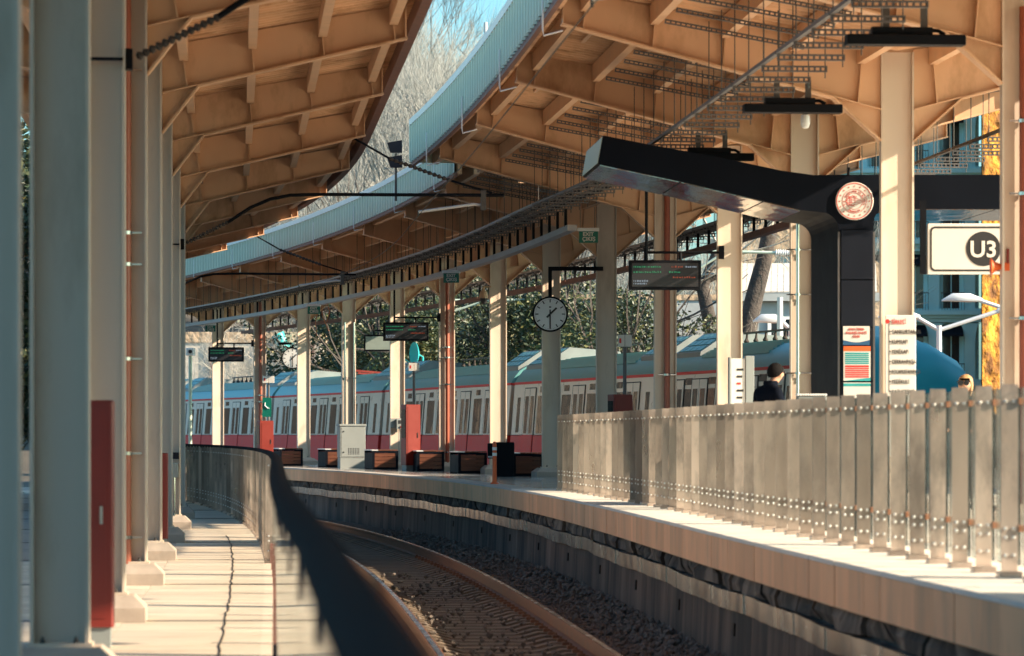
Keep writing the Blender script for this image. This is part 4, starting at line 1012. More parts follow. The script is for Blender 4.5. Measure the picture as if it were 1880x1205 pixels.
# ------------------------------------------------------------------ metro train on the far track
KZ = 1.9
def along(cv, px):                          # where the line of sight of a photo column meets a plan line
    lo, hi = 55., 220.
    f = lambda d: cv.x(d) - (px - CX) * d / F
    for _ in range(60):
        m = (lo + hi) / 2
        if f(lo) * f(m) <= 0: hi = m
        else: lo = m
    return (lo + hi) / 2
def carriage(label, A, B, nose=False, panto=False, mark=False):
    d = B - A; L = d.length - .42
    rz = math.atan2(d.y, d.x)
    t = thing('train_carriage', label, 'train carriage', (A.x, A.y, -KZ), 0, 'coupled carriages of the red and cream train')
    t.rotation_euler = (R(-4.5), 0, rz)
    x0 = .21; x1 = x0 + L
    roofp = [(0.0, 1.385), (.05, 1.50), (.20, 1.72), (.45, 1.90), (.85, 2.02), (1.5, 2.07), (2.15, 2.02), (2.55, 1.90), (2.8, 1.72), (3.0, 1.385)]
    mb = MB(); mb.prism_yz([(0, .0), (0, 1.32), (3.0, 1.32), (3.0, 0)][::-1], x0, x1); mb.v = [(a, b, c + KZ) for a, b, c in mb.v]; mb.build('body_side', M['tbody'], t)
    mb = MB(); mb.prism_yz([(-.012, -.02), (-.012, -1.02), (.1, -1.10), (2.9, -1.10), (3.0, -1.02), (3.0, -.02)], x0, x1); mb.v = [(a, b, c + KZ) for a, b, c in mb.v]; mb.build('lower_panel', M['tred'], t)
    mb = MB(); mb.prism_yz([(-.016, 1.322), (-.016, 1.384), (3.0, 1.384), (3.0, 1.322)], x0, x1); mb.v = [(a, b, c + KZ) for a, b, c in mb.v]; mb.build('red_band', M['tred'], t)
    mb = MB(); mb.prism_yz(roofp, x0, x1); mb.v = [(a, b, c + KZ) for a, b, c in mb.v]; rf = mb.build('roof', M['troof'], t, smooth=True)
    mb = MB()
    for (ya, za), (yb, zb) in zip(roofp[2:6], roofp[3:7]):
        for q in (0, .33, .66):
            y = ya + (yb - ya) * q; z = za + (zb - za) * q; mb.box(x0 + 2.6, x1 - 2.6, y - .025, y + .025, z - .02 + KZ, z + .035 + KZ)
    tag(mb.build('rib', M['troof'], rf), kind='stuff')
    mb = MB(); mb.box(x0 + .4, x1 - .4, .3, 2.7, -1.9 + KZ + .02, -1.12 + KZ); mb.build('underframe', M['black'], t)
    n = 11; sp = L / n
    for i in range(n):
        xc = x0 + sp * (i + .5)
        if i in (0, 10): w = .34; mb = MB(); mb.bevel_box(xc - w / 2, xc + w / 2, -.006, .004, .06 + KZ, .98 + KZ, .003); mb.build('narrow_window', M['twin'], t)
        elif i % 2 == 0:
            mb = MB(); mb.bevel_box(xc - .46, xc + .46, -.007, .004, .03 + KZ, 1.0 + KZ, .004); mb.build('side_window', M['twin'], t)
            mb = MB(); mb.bevel_box(xc - .26, xc + .26, -.008, .004, 1.09 + KZ, 1.24 + KZ, .003); mb.build('destination_display', M['twin'], t)
        else:
            for s in (-1, 1):
                a = xc + (0.004 if s > 0 else -.58); b = xc + (.58 if s > 0 else -.004)
                mb = MB(); mb.box(a, b, -.022, -.001, .0 + KZ, 1.20 + KZ); lf = mb.build('door_leaf', M['tbody'], t)
                mb = MB(); mb.bevel_box(a + .10, b - .10, -.026, -.0225, .03 + KZ, 1.0 + KZ, .002); mb.build('door_window', M['twin'], lf)
                mb = MB(); mb.box(a, b, -.03, -.0125, -.96 + KZ, -.004 + KZ); mb.build('door_panel', M['tred'], lf)
            mb = MB(); 
            for xx in (xc - .62, xc, xc + .62): mb.box(xx - .012, xx + .012, -.0235 if xx == xc else -.018, -.0005, -.94 + KZ, 1.22 + KZ)
            mb.box(xc - .62, xc + .62, -.019, -.0005, 1.205 + KZ, 1.225 + KZ); tag(mb.build('door_seal', M['rubber'], t), kind='stuff')
    if mark:
        for xx in (x0 + sp * 2.3, x0 + sp * 6.4): lettering('Ko', .22, M['poster'], t, (xx, -.014, -.82 + KZ), 'LEFT', .004)
    # roof units with sloped grilles near the ends, pantograph or insulator row between
    for xa, xb in ((x0 + .25, x0 + 2.3), (x1 - 2.3, x1 - .25)):
        if nose and xa > L / 2: continue
        mb = MB(); mb.prism_yz([(.22, 1.70), (.22, 1.84), (.85, 2.34), (2.2, 2.34), (2.75, 1.84), (2.75, 1.70)], xa, xb); mb.v = [(a, b, c + KZ) for a, b, c in mb.v]; ru = mb.build('roof_unit', M['unit'], t)
        for i in range(4):
            for j in range(3):
                u0, u1 = xa + .12 + i * (xb - xa - .24) / 4 + .03, xa + .12 + (i + 1) * (xb - xa - .24) / 4 - .03
                p0 = .06 + j * .30; p1 = p0 + .24
                f = lambda p, o: (.22 + .63 * p - .6 * o, 1.84 + .5 * p + .78 * o)
                (ya, za), (yb, zb) = f(p0, .02), f(p1, .02)
                mb = MB(); mb.add([(u0, ya, za + KZ), (u1, ya, za + KZ), (u1, yb, zb + KZ), (u0, yb, zb + KZ), (u0, ya + .03, za - .03 + KZ), (u1, ya + .03, za - .03 + KZ), (u1, yb + .03, zb - .03 + KZ), (u0, yb + .03, zb - .03 + KZ)],
                                  [(0, 1, 2, 3), (7, 6, 5, 4), (0, 4, 5, 1), (1, 5, 6, 2), (2, 6, 7, 3), (3, 7, 4, 0)]); mb.build('grille', M['troof'], ru)
    xm = x0 + L * .5
    if panto:
        mb = MB(); mb.box(xm - 1.1, xm + 1.1, .75, .82, 2.16 + KZ, 2.22 + KZ); mb.box(xm - 1.1, xm + 1.1, 2.0, 2.07, 2.16 + KZ, 2.22 + KZ); mb.box(xm - 1.1, xm - 1.03, .82, 2.0, 2.16 + KZ, 2.22 + KZ); mb.box(xm + 1.03, xm + 1.1, .82, 2.0, 2.16 + KZ, 2.22 + KZ); pg = mb.build('pantograph', M['red'], t)
        mb = MB(); mb.tube([(xm - .9, 1.4, 2.24 + KZ), (xm + .9, 1.4, 2.65 + KZ), (xm - .5, 1.4, 2.95 + KZ)], .04, 6); mb.tube([(xm - .5, .6, 2.97 + KZ), (xm - .5, 2.2, 2.97 + KZ)], .04, 6); mb.build('arm', M['barkd'], pg)
        for xx in (xm - 1, xm + 1):
            for yy in (.785, 2.03):
                mb = MB(); mb.lathe([(.05, 1.98), (.08, 2.03), (.05, 2.06), (.08, 2.10), (.05, 2.16)], 10, (xx, yy, KZ)); mb.build('insulator', M['barkd'], pg)
    else:
        for i in range(6):
            xx = xm - 1.8 + i * .7; mb = MB(); mb.lathe([(.03, 1.95), (.06, 2.0), (.035, 2.05), (.06, 2.10), (.03, 2.16), (.02, 2.26)], 10, (xx, .95, KZ)); mb.build('insulator', M['barkd'], t)
        mb = MB(); mb.box(xm - 2.0, xm + 2.0, .92, .98, 2.26 + KZ, 2.30 + KZ); mb.build('busbar', M['rod'], t)
    if not nose:
        mb = MB(); mb.prism_yz([(.12, -.95), (.12, 1.40), (.5, 1.80), (2.5, 1.80), (2.88, 1.40), (2.88, -.95)], x1 + .003, x1 + .42); mb.v = [(a, b, c + KZ) for a, b, c in mb.v]; mb.build('gangway', M['rubber'], t)
    else:
        secs = []; prof0 = [(.0, -1.0), (0, 0.05), (0, 1.18), (0, 1.35), (.2, 1.72), (.85, 2.02), (1.5, 2.07), (2.15, 2.02), (2.8, 1.72), (3.0, 1.35), (3.0, 0), (3.0, -1.0)]
        mb = MB(); m = len(prof0); vs = []
        ts = [(0, 1, 0, 1), (.7, 1, .0, .985), (1.4, .98, .02, .92), (2.1, .90, .10, .80), (2.7, .74, .26, .62), (3.1, .48, .45, .42), (3.25, .25, .60, .22)]
        for x, zs, ins, _ in ts:
            for y, z in prof0: vs.append((x1 + .004 + x, 1.5 + (y - 1.5) * (1 - ins * .75), -1.0 + (z + 1.0) * zs + KZ))
        fs = []; ws = []
        for i in range(len(ts) - 1):
            for j in range(m): (ws if j == 1 and 1 <= i <= 5 else fs).append((i * m + j, (i + 1) * m + j, (i + 1) * m + (j + 1) % m, i * m + (j + 1) % m))
        fs.append(tuple(range((len(ts) - 1) * m, len(ts) * m)))
        mb.add(vs, fs); nb = mb.build('nose', M['tteal'], t, smooth=True)
        mb = MB(); mb.add(vs, ws); mb.build('windscreen', M['twin'], nb, smooth=True)
        mb = MB(); mb.tube([(x1 + 1.2, -.01, -.9 + KZ), (x1 + 1.2, -.01, 1.25 + KZ), (x1 + 1.1, .2, 1.62 + KZ), (x1 + 1.1, 1.5, 1.98 + KZ)], .014, 6); mb.build('panel_seam', M['rubber'], nb)
        mb = MB(); mb.prism_yz([(.5, 1.9), (.7, 2.36), (2.3, 2.36), (2.5, 1.9)], x1 - 1.2, x1 + .8); mb.v = [(a - (max(0, a - x1) * 0), b, c + KZ - max(0, a - x1 + .2) * .38) for a, b, c in mb.v]; mb.build('roof_fairing', M['troof'], nb)
    return t
jx = [1190, 925, 690]
pts = []
for px in jx: d = along(TRN, px); pts.append(Vector((TRN.x(d), d, 0)))
d = pts[-1].y
for _ in range(3):
    d += 17.3 * .955; pts.append(Vector((TRN.x(d), d, 0)))
f = pts[0] + (pts[0] - pts[1]).normalized() * 10.6
TL = ['front carriage of the train with the turquoise rounded nose, right of the tall cream column', 'train carriage seen between the big clock column and the dark downpipe column',
      'train carriage seen behind the red cabinet and the orange bollard', 'train carriage behind the grey electrical cabinet', 'train carriage behind the far departure board', 'last train carriage at the far left']
carriage(TL[0], pts[0], f, nose=True)
for i in range(5): carriage(TL[i + 1], pts[i + 1], pts[i], panto=(i == 2), mark=(i in (1,)))

# ------------------------------------------------------------------ people: one continuous skinned body each
def person(label, joints, edges, regions, mats, loc, rotz, hair, scale=1.):
    """joints: name -> (x,y,z,rx[,ry]); edges: pairs; regions: joint -> material index."""
    names = list(joints); idx = {n: i for i, n in enumerate(names)}
    me = bpy.data.meshes.new('body'); me.from_pydata([joints[n][:3] for n in names], [(idx[a], idx[b]) for a, b in edges], [])
    ob = bpy.data.objects.new('tmp', me); COL.objects.link(ob)
    sk = ob.modifiers.new('s', 'SKIN'); sk.use_smooth_shade = True; sk.branch_smoothing = .6
    sd = me.skin_vertices[0].data
    for n in names:
        j = joints[n]; sd[idx[n]].radius = (j[3], j[4] if len(j) > 4 else j[3]); sd[idx[n]].use_root = (n == 'pelvis')
    ss = ob.modifiers.new('u', 'SUBSURF'); ss.levels = 2; ss.render_levels = 2
    bm = bpy.data.meshes.new_from_object(ob.evaluated_get(bpy.context.evaluated_depsgraph_get())); bpy.data.objects.remove(ob)
    for m in mats: bm.materials.append(m)
    segs = [(Vector(joints[a][:3]), Vector(joints[b][:3]), regions.get(a + '>' + b, regions.get(b, 0))) for a, b in edges]
    for p in bm.polygons:
        c = p.center; best = 9; bi = 0
        for a, b, mi in segs:
            ab = b - a; u = max(0, min(1, (c - a).dot(ab) / ab.length_squared)); q = (a + ab * u - c).length
            if q < best: best = q; bi = mi
        p.material_index = bi; p.use_smooth = True
    t = thing('person', label, 'person', loc, rotz); t.scale = (scale,) * 3
    link('body', bm, None, t); hair(t); return t
def standing(turn=(0, 0), lean=.0):
    # faces +y; head pitched down by turn
    hx, hy = turn
    J = {'pelvis': (0, 0, .95, .145, .11), 'belly': (0, .0, 1.08, .15, .11), 'chest': (0, -.01, 1.26, .175, .12), 'upper': (0, -.02, 1.41, .165, .115), 'neck': (0, .0 + lean, 1.485, .064), 'jaw': (hx * .5, .025 + lean + hy * .6, 1.555, .064, .068), 'head': (hx, .03 + lean + hy, 1.63, .086, .10), 'crown': (hx * 1.2, .015 + lean + hy, 1.685, .07, .082),
         'nose': (hx * 1.6, .120 + lean + hy * 1.25, 1.605, .012), 'ear_l': (-.088 + hx, .015 + lean + hy, 1.62, .018), 'ear_r': (.088 + hx, .015 + lean + hy, 1.62, .018)}
    E = [('pelvis', 'belly'), ('belly', 'chest'), ('chest', 'upper'), ('upper', 'neck'), ('neck', 'jaw'), ('jaw', 'head'), ('head', 'crown'), ('head', 'nose'), ('head', 'ear_l'), ('head', 'ear_r')]
    for s, q in ((-1, 'l'), (1, 'r')):
        J.update({'sh_' + q: (s * .18, -.01, 1.41, .085), 'el_' + q: (s * .245, .02, 1.14, .056), 'wr_' + q: (s * .20, .22, 1.02, .036), 'ha_' + q: (s * .17, .30, 1.02, .034, .02),
                  'hip_' + q: (s * .09, 0, .88, .095), 'kn_' + q: (s * .10, .02, .50, .065), 'an_' + q: (s * .105, -.01, .09, .045), 'toe_' + q: (s * .12, .15, .04, .04, .03)})
        E += [('upper', 'sh_' + q), ('sh_' + q, 'el_' + q), ('el_' + q, 'wr_' + q), ('wr_' + q, 'ha_' + q), ('pelvis', 'hip_' + q), ('hip_' + q, 'kn_' + q), ('kn_' + q, 'an_' + q), ('an_' + q, 'toe_' + q)]
        for k, (dx, dz, ln) in enumerate(((-.028, .012, .075), (-.010, .018, .085), (.010, .014, .08), (.026, .004, .06))):
            n1, n2 = 'f%d%s' % (k, q), 'g%d%s' % (k, q)
            J[n1] = (s * .17 + dx, .30 + .05, 1.02 + dz, .009); J[n2] = (s * .17 + dx, .30 + ln, 1.02 + dz - .03, .008); E += [('ha_' + q, n1), (n1, n2)]
        J['th' + q] = (s * .13, .31, 1.03, .010); J['tj' + q] = (s * .115, .35, 1.02, .009); E += [('wr_' + q, 'th' + q), ('th' + q, 'tj' + q)]
    reg = {n: 1 for n in ('pelvis', 'belly', 'chest', 'upper', 'sh_l', 'sh_r', 'el_l', 'el_r')}
    reg.update({'wr_l': 1, 'wr_r': 1, 'upper>neck': 1})
    for q in 'lr': reg.update({'hip_' + q: 2, 'kn_' + q: 2, 'an_' + q: 2, 'toe_' + q: 3})
    return J, E, reg
M['lipm'] = mat('lips', (.30, .11, .08), .5)
def hair_cap(hx, hy, m, full, lean, name='hair'):
    def f(t):
        mb = MB(); vs = []; fs = []; nu, nv = 20, 11; c = Vector((hx, .008 + lean + hy, 1.642))
        for i in range(nv + 1):
            ph = math.pi * i / nv
            for j in range(nu):
                a = 2 * math.pi * j / nu; fr = math.sin(a)           # +y is the face
                lim = math.pi * (.37 + .20 * max(0, min(1, (.75 - fr) / .6)) + .14 * max(0, min(1, (.1 - fr) / .6))) if not full else math.pi * (.33 if fr > .45 else .84)
                p_ = min(ph, lim); k = 1 + .05 * mnoise.noise((a * 3, p_ * 5, 1.7))
                vs.append(c + Vector((.097 * math.sin(p_) * math.cos(a), .113 * math.sin(p_) * math.sin(a), .110 * math.cos(p_) - (.11 * max(0, p_ - 1.5) if full else 0))) * k)
        for i in range(nv):
            for j in range(nu): fs.append((i * nu + j, (i + 1) * nu + j, (i + 1) * nu + (j + 1) % nu, i * nu + (j + 1) % nu))
        mb.add(vs, fs); mb.build(name, m, t, smooth=True)
        for s in (-1, 1):
            mb = MB(); mb.lathe([(.0, .0), (.012, .002), (.012, .006), (0, .008)], 8, (hx + s * .034, .108 + lean + hy, 1.642), 'y'); mb.build('eye', M['ink'] , t)
        mb = MB(); mb.box(hx - .022, hx + .022, .096 + lean + hy, .103 + lean + hy, 1.553, 1.559); mb.build('mouth', M['lipm'], t)
        if full:
            mb = MB()
            for s in (-1, 1): mb.lathe([(.036, .0), (.038, .008), (.03, .012)], 12, (hx + s * .04, .112 + lean + hy, 1.64), 'y')
            mb.box(hx - .09, hx + .09, .108 + lean + hy, .116 + lean + hy, 1.65, 1.66); mb.build('sunglasses', M['ink'], t)
        else:
            mb = MB(); mb.lathe([(.085, 0), (.09, .06), (.082, .085)], 16, (0, lean * .6, 1.45)); mb.build('collar', M['jacket'], t, smooth=True)
    return f
J, E, reg = standing((.0, .05), .05)
person('man in dark jacket with short black hair looking down behind the railing', J, E, reg, [M['skin'], M['jacket'], M['trous'], M['black']], (3.02, 42.3, ZR), R(-56), hair_cap(.0, .05, M['hairk'], False, .05), .985)
J, E, reg = standing((0, 0), 0)
person('woman with blonde hair and dark sunglasses, only her head above the railing', J, E, reg, [M['skin'], M['jacket'], M['trous'], M['black']], (5.24, 41.5, ZR), R(158), hair_cap(0, 0, M['hairb'], True, 0), .90)

# ------------------------------------------------------------------ vegetation
def grow(V, Fc, rnd, p, dr, ln, r, depth, maxd, ns, spread, up, kids, tipcut=.0):
    n = 3 if depth < 2 else 2; pts = [p]; q = p; dd = dr
    for i in range(n):
        dd = (dd + Vector((rnd.uniform(-1, 1), rnd.uniform(-1, 1), rnd.uniform(-.6, 1))) * .16 + Vector((0, 0, up * .08))).normalized(); q = q + dd * ln / n; pts.append(q)
    o = len(V); k = ns if depth < 2 else 3; re = r * .62
    for i, c in enumerate(pts):
        t = (pts[min(i + 1, n)] - pts[max(i - 1, 0)]).normalized(); x = t.orthogonal().normalized(); y = t.cross(x); rr = r + (re - r) * i / n
        for j in range(k): a = 6.283 * j / k; V.append(c + (x * math.cos(a) + y * math.sin(a)) * rr)
    for i in range(n):
        for j in range(k): Fc.append((o + i * k + j, o + i * k + (j + 1) % k, o + (i + 1) * k + (j + 1) % k, o + (i + 1) * k + j))
    if depth >= maxd: return [q]
    tips = []
    for c in range(kids):
        a = 6.283 * (c + rnd.random()) / kids; x = dd.orthogonal().normalized(); y = dd.cross(x); sp = spread * rnd.uniform(.6, 1.25) * (.35 if c == 0 and depth < 3 else 1)
        nd = (dd + (x * math.cos(a) + y * math.sin(a)) * sp).normalized(); start = pts[-1] if c < 2 else pts[-2] + (pts[-1] - pts[-2]) * rnd.random()
        tips += grow(V, Fc, rnd, start, nd, ln * rnd.uniform(.62, .85), re * rnd.uniform(.72, .95), depth + 1, maxd, ns, spread, up, kids)
    return tips
def bare_meshes(seed, h, maxd, kids, spread=.62, up=.7, r=.16):
    rnd = random.Random(seed); V = []; Fc = []
    p = Vector((0, 0, 0)); dr = Vector((rnd.uniform(-.1, .1), rnd.uniform(-.1, .1), 1)).normalized()
    # trunk
    TV = []; TF = []
    grow(TV, TF, rnd, p, dr, h * .36, r, 0, 0, 7, spread, up, kids)
    top = sum((v for v in TV[-7:]), Vector()) / 7
    for c in range(kids):
        a = 6.283 * (c + rnd.random()) / kids
        grow(V, Fc, rnd, top - dr * h * .05 * c, (Vector((math.cos(a) * spread, math.sin(a) * spread, 1))).normalized(), h * .24, r * .52, 1, maxd, 5, spread, up, kids)
    a = bpy.data.meshes.new('trunk'); a.from_pydata(TV, [], TF); b = bpy.data.meshes.new('crown'); b.from_pydata(V, [], Fc)
    return a, b
def tree_from(meshes, name, label, loc, group, mt, mc, scale=1., rotz=0., cat='tree'):
    t = thing(name, label, cat, loc, rotz, group); t.scale = (scale,) * 3
    link('trunk', meshes[0], mt, t); link('crown', meshes[1], mc, t); return t

# hillside beyond the station
mb = MB(); vs = []; fs = []; nx, ny = 60, 40
def hz_(x, d): 
    u = max(0, d - 165 - .10 * (x + 20)) * min(1, max(.12, (16 - x) / 18)); return -2.2 + min(26, u * .165) + 1.2 * mnoise.noise((x * .03, d * .03, 0)) * min(1, u / 20)
for j in range(ny + 1):
    for i in range(nx + 1):
        x = -150 + 230 * i / nx; d = 140 + 330 * j / ny; vs.append((x, d, hz_(x, d)))
for j in range(ny):
    for i in range(nx): a = j * (nx + 1) + i; fs.append((a, a + 1, a + nx + 2, a + nx + 1))
mb.add(vs, fs); hl = mb.build('hillside', M['hill'], smooth=True); tag(hl, kind='structure')
HT = [bare_meshes(s, h, 5, k, sp, .6, .20) for s, h, k, sp in ((1, 11, 4, .55), (2, 13, 4, .5), (3, 10, 4, .65), (4, 12, 4, .6))]
rnd = random.Random(12); protos = []; n = 0
for j in range(300):
    d = 178 + 150 * rnd.random(); x = (-.085 + .115 * rnd.random()) * d
    px = CX + F * x / d
    if n >= 130: break
    i = n % 4; loc = (x, d, hz_(x, d) - .1)
    if len(protos) < 4: o = tree_from(HT[i], 'bare_tree', 'leafless grey tree on the wooded hillside above the platforms', loc, 'bare trees on the hillside', M['bark'], M['twig']); protos.append(o)
    else: o = dup(protos[i], loc)
    o.rotation_euler = (0, 0, rnd.random() * 6.28); s = rnd.uniform(.8, 1.25); o.scale = (s, s, s * rnd.uniform(.95, 1.25)); n += 1

for px, d, i, sc, l in ((1090, 176, 0, .95, 'leafless tree above the yellow green tree right of the clock'), (1175, 170, 1, .9, 'leafless tree behind the retaining wall, left of the large departure board'), (1250, 182, 2, 1.1, 'leafless tree behind the retaining wall, right of the large departure board'),
                        (1300, 168, 3, .95, 'leafless tree behind the retaining wall at the sunlit column'), (1400, 190, 0, 1.15, 'leafless tree rising behind the grey blue house'), (1470, 186, 1, 1.1, 'leafless tree behind the portal pillar'), (1030, 190, 2, 1.0, 'leafless tree far behind the big clock')):
    o = dup(protos[i], ((px - CX) * d / F, d, -2.1), px, l); o.scale = (sc, sc, sc); o['group'] = 'bare trees behind the retaining wall'
# leafy evergreen trees behind the train
def leaf_meshes(seed, h, rad, n, leaf):
    rnd = random.Random(seed); TV = []; TF = []
    grow(TV, TF, rnd, Vector((0, 0, 0)), Vector((0, 0, 1)), h * .55, .16, 0, 3, 7, .7, .6, 3)
    a = bpy.data.meshes.new('trunk'); a.from_pydata(TV, [], TF)
    V = []; Fc = []; blobs = [(Vector((rnd.gauss(0, .45) * rad, rnd.gauss(0, .4) * rad, h * rnd.uniform(.22, .97))), rad * rnd.uniform(.22, .5)) for _ in range(34)]
    for _ in range(n):
        c, br = rnd.choice(blobs); v = Vector((rnd.gauss(0, 1), rnd.gauss(0, 1), rnd.gauss(0, 1))).normalized() * br * (.55 + .5 * rnd.random() ** .5)
        p = c + Vector((v.x, v.y, v.z * .8)); s = leaf * rnd.uniform(.6, 1.3)
        u = Vector((rnd.gauss(0, 1), rnd.gauss(0, 1), rnd.gauss(0, .6))).normalized(); w = u.orthogonal().normalized(); 
        q = Matrix.Rotation(rnd.random() * 6.28, 3, u) @ w; o = len(V)
        V += [p - u * s, p + q * s * .45, p + u * s, p - q * s * .45]; Fc.append((o, o + 1, o + 2, o + 3))
    b = bpy.data.meshes.new('crown'); b.from_pydata(V, [], Fc); return a, b
LT = [leaf_meshes(21, 8.5, 3.0, 16000, .09), leaf_meshes(22, 7.5, 2.7, 14000, .085), leaf_meshes(23, 6.0, 2.6, 12000, .085)]
ev = [(690, 134, 0, 'g', 'dark evergreen tree behind the grey electrical cabinet column', 1.0), (775, 128, 1, 'r', 'reddish brown leafed tree above the train behind the help point column', .92),
      (860, 131, 0, 'r', 'tree with pale autumn leaves behind the dome camera', .98), (955, 111, 0, 'g', 'dark evergreen tree left of the big clock', .82), (1060, 106, 1, 'y', 'yellow green leafed tree right of the big clock', .93),
      (1130, 102, 2, 'g', 'leafy shrub tree behind the shaded grey blue column', .95), (1195, 99, 2, 'g', 'low dark leafy shrub below the large departure board', .72), (620, 138, 0, 'g', 'dark evergreen tree behind the dangling orange cables', 1.08), (1008, 109, 1, 'r', 'brown leafed tree directly behind the big clock', .92), (815, 140, 0, 'g', 'tall dark tree far behind the red brown downpipe', 1.12), (905, 142, 1, 'g', 'dark tree far behind the dome camera column', 1.25)]
for d, k, sc, l in ((72, 0, 1.15, 'dark evergreen tree glimpsed between the two nearest left columns, nearer one'), (84, 1, 1.3, 'dark evergreen tree glimpsed between the two nearest left columns, farther one')):
    tree_from(LT[k], 'leafy_tree', l, ((46 - CX) * d / F - .6, d, -2.15), 'leafy trees beyond the left boundary wall', M['barkd'], M['leafg'], sc, d)
M['leafy'] = leaf_mat('yellow_green_leaves', (.06, .085, .025), (.32, .22, .04))
for px, d, k, c, l, s in ev:
    o = tree_from(LT[k], 'leafy_tree', l, ((px - CX) * d / F, d, -2.15), 'leafy trees behind the train', M['barkd'], M['leaf' + c], s, px * .37)
# pale bare shrubs and dark bare trees nearer by
SB = [bare_meshes(31, 6, 5, 4, .8, .3, .07), bare_meshes(32, 5, 5, 4, .9, .25, .06)]
for px, d, k, s, l in ((1165, 108, 0, 1.0, 'pale bare shrub right of the shaded grey blue column'), (1205, 112, 1, 1.15, 'pale bare shrub behind the large departure board'), (1275, 106, 0, .95, 'pale bare shrub left of the leaning dark trunk'), (1310, 116, 1, 1.2, 'pale bare shrub behind the sunlit column')):
    tree_from(SB[k], 'bare_shrub', l, ((px - CX) * d / F, d, -2.1), 'bare shrubs behind the train', M['twig'], M['bark'], s, px)
for px, d, k, s, l in ((365, 150, 0, 1.15, 'dark bare bush before the pale far building, left of the far board'), (425, 152, 1, 1.3, 'dark bare bush behind the far departure board'), (470, 148, 0, 1.25, 'dark bare bush right of the far departure board'), (520, 150, 1, 1.35, 'dark bare bush beside the far clock'), (545, 144, 0, 1.1, 'dark bare bush behind the far clock column')):
    tree_from(SB[k], 'bare_bush', l, ((px - CX) * d / F, d, -2.1), 'bare bushes before the far building', M['barkd'], M['barkd'], s, px)
# big leaning tree with forked limbs right of the sunlit column
t = thing('leaning_tree', 'thick leaning dark tree trunk with pruned limbs between the sunlit column and the portal', 'tree', ((1330 - CX) * 112 / F, 112, -2.1))
pt = lambda px, py, q=0: tuple(at(px, py, 112 + q) - Vector(t.location))
mb = MB(); mb.tube([pt(1322, 935), pt(1345, 760), pt(1365, 640), pt(1385, 545, .2), pt(1402, 480, .3), pt(1412, 430, .4), pt(1432, 350, .6), pt(1450, 250, .8)], [.42, .36, .31, .28, .25, .24, .17, .10], 12); mb.build('trunk', M['barkd'], t, smooth=True)
mb = MB(); mb.tube([pt(1345, 760), pt(1305, 600), pt(1290, 530), pt(1300, 500), pt(1318, 450)], [.25, .24, .20, .15, .09], 10); mb.tube([pt(1290, 530), pt(1262, 520), pt(1235, 545)], [.17, .12, .07], 8); mb.tube([pt(1295, 515), pt(1330, 500), pt(1345, 470)], [.14, .1, .05], 8)
mb.build('limb', M['barkd'], t, smooth=True)
cm = bpy.data.meshes.new('crown'); V = []; Fc = []; rr = random.Random(3)
for a in ((1318, 450), (1345, 470), (1235, 545), (1450, 250), (1432, 350), (1412, 430)):
    for _ in range(3): grow(V, Fc, rr, Vector(pt(*a)), Vector((rr.uniform(-1, 1), rr.uniform(-.5, .5), rr.uniform(.1, 1))).normalized(), 1.2, .05, 2, 5, 4, .7, .4, 3)
cm.from_pydata(V, [], Fc); link('crown', cm, M['bark'], t)

# ------------------------------------------------------------------ buildings
# ornate shaded facade with corbelled bays, awnings and balconies
OB = thing('ornate_building', 'ornate turquoise shaded building with cornices, arched bays and awnings', 'building', (0, 200, -2.1)); k = 2.1
X0, X1 = 14.6, 26.05
mb = MB(); mb.box(X0, X1, .6, 9, 0, 22); mb.build('wall', M['teal'], OB)
for fl in range(5):
    zb = 2.2 + fl * 3.95 - 1.1
    for z, h, o in ((0, .22, .45), (.22, .18, .62), (.40, .25, .85), (.65, .12, .6)):
        mb = MB(); mb.box(X0 - .05, X1 + .1, .6 - o, .595, zb + 3.3 + z, zb + 3.3 + z + h - .004); mb.build('cornice', M['teal'], OB)
    for b in range(5):
        xa = X1 - .55 - b * 2.0
        # pier with concave corbel head
        pp = [(xa - .30, zb + .1), (xa + .30, zb + .1), (xa + .30, zb + 2.2)] + [(xa + .30 + .30 * (1 - math.cos(a)), zb + 2.2 + 1.05 * math.sin(a)) for a in np.linspace(.2, 1.57, 5)] + [(xa - .30 - .30 * (1 - math.cos(a)), zb + 2.2 + 1.05 * math.sin(a)) for a in np.linspace(1.57, .2, 5)] + [(xa - .30, zb + 2.2)]
        mb = MB(); mb.prism_xz(pp, .16, .595); mb.build('pier', M['teal'], OB)
        mb = MB(); mb.box(xa - 1.45, xa - .55, .585, .65, zb + .1, zb + 2.75); wn = mb.build('window', M['wglass'], OB)
        mb = MB(); mb.box(xa - 1.03, xa - .97, .55, .584, zb + .1, zb + 2.75); mb.build('mullion', M['teal'], wn)
        mb = MB(); mb.prism_yz([(.57, zb + 3.15), (-.35, zb + 2.62), (-.35, zb + 2.50), (.57, zb + 2.75)], xa - 1.6, xa - .42); mb.build('awning', M['dark2'], OB)
        mb = MB(); mb.box(xa - 1.65, xa - .35, -.28, -.24, zb + .95, zb + 1.0)
        for q in range(9): mb.box(xa - 1.62 + q * .155, xa - 1.60 + q * .155, -.27, -.25, zb + .02, zb + .96)
        tag(mb.build('balcony_rail', M['barkd'], OB), kind='stuff')
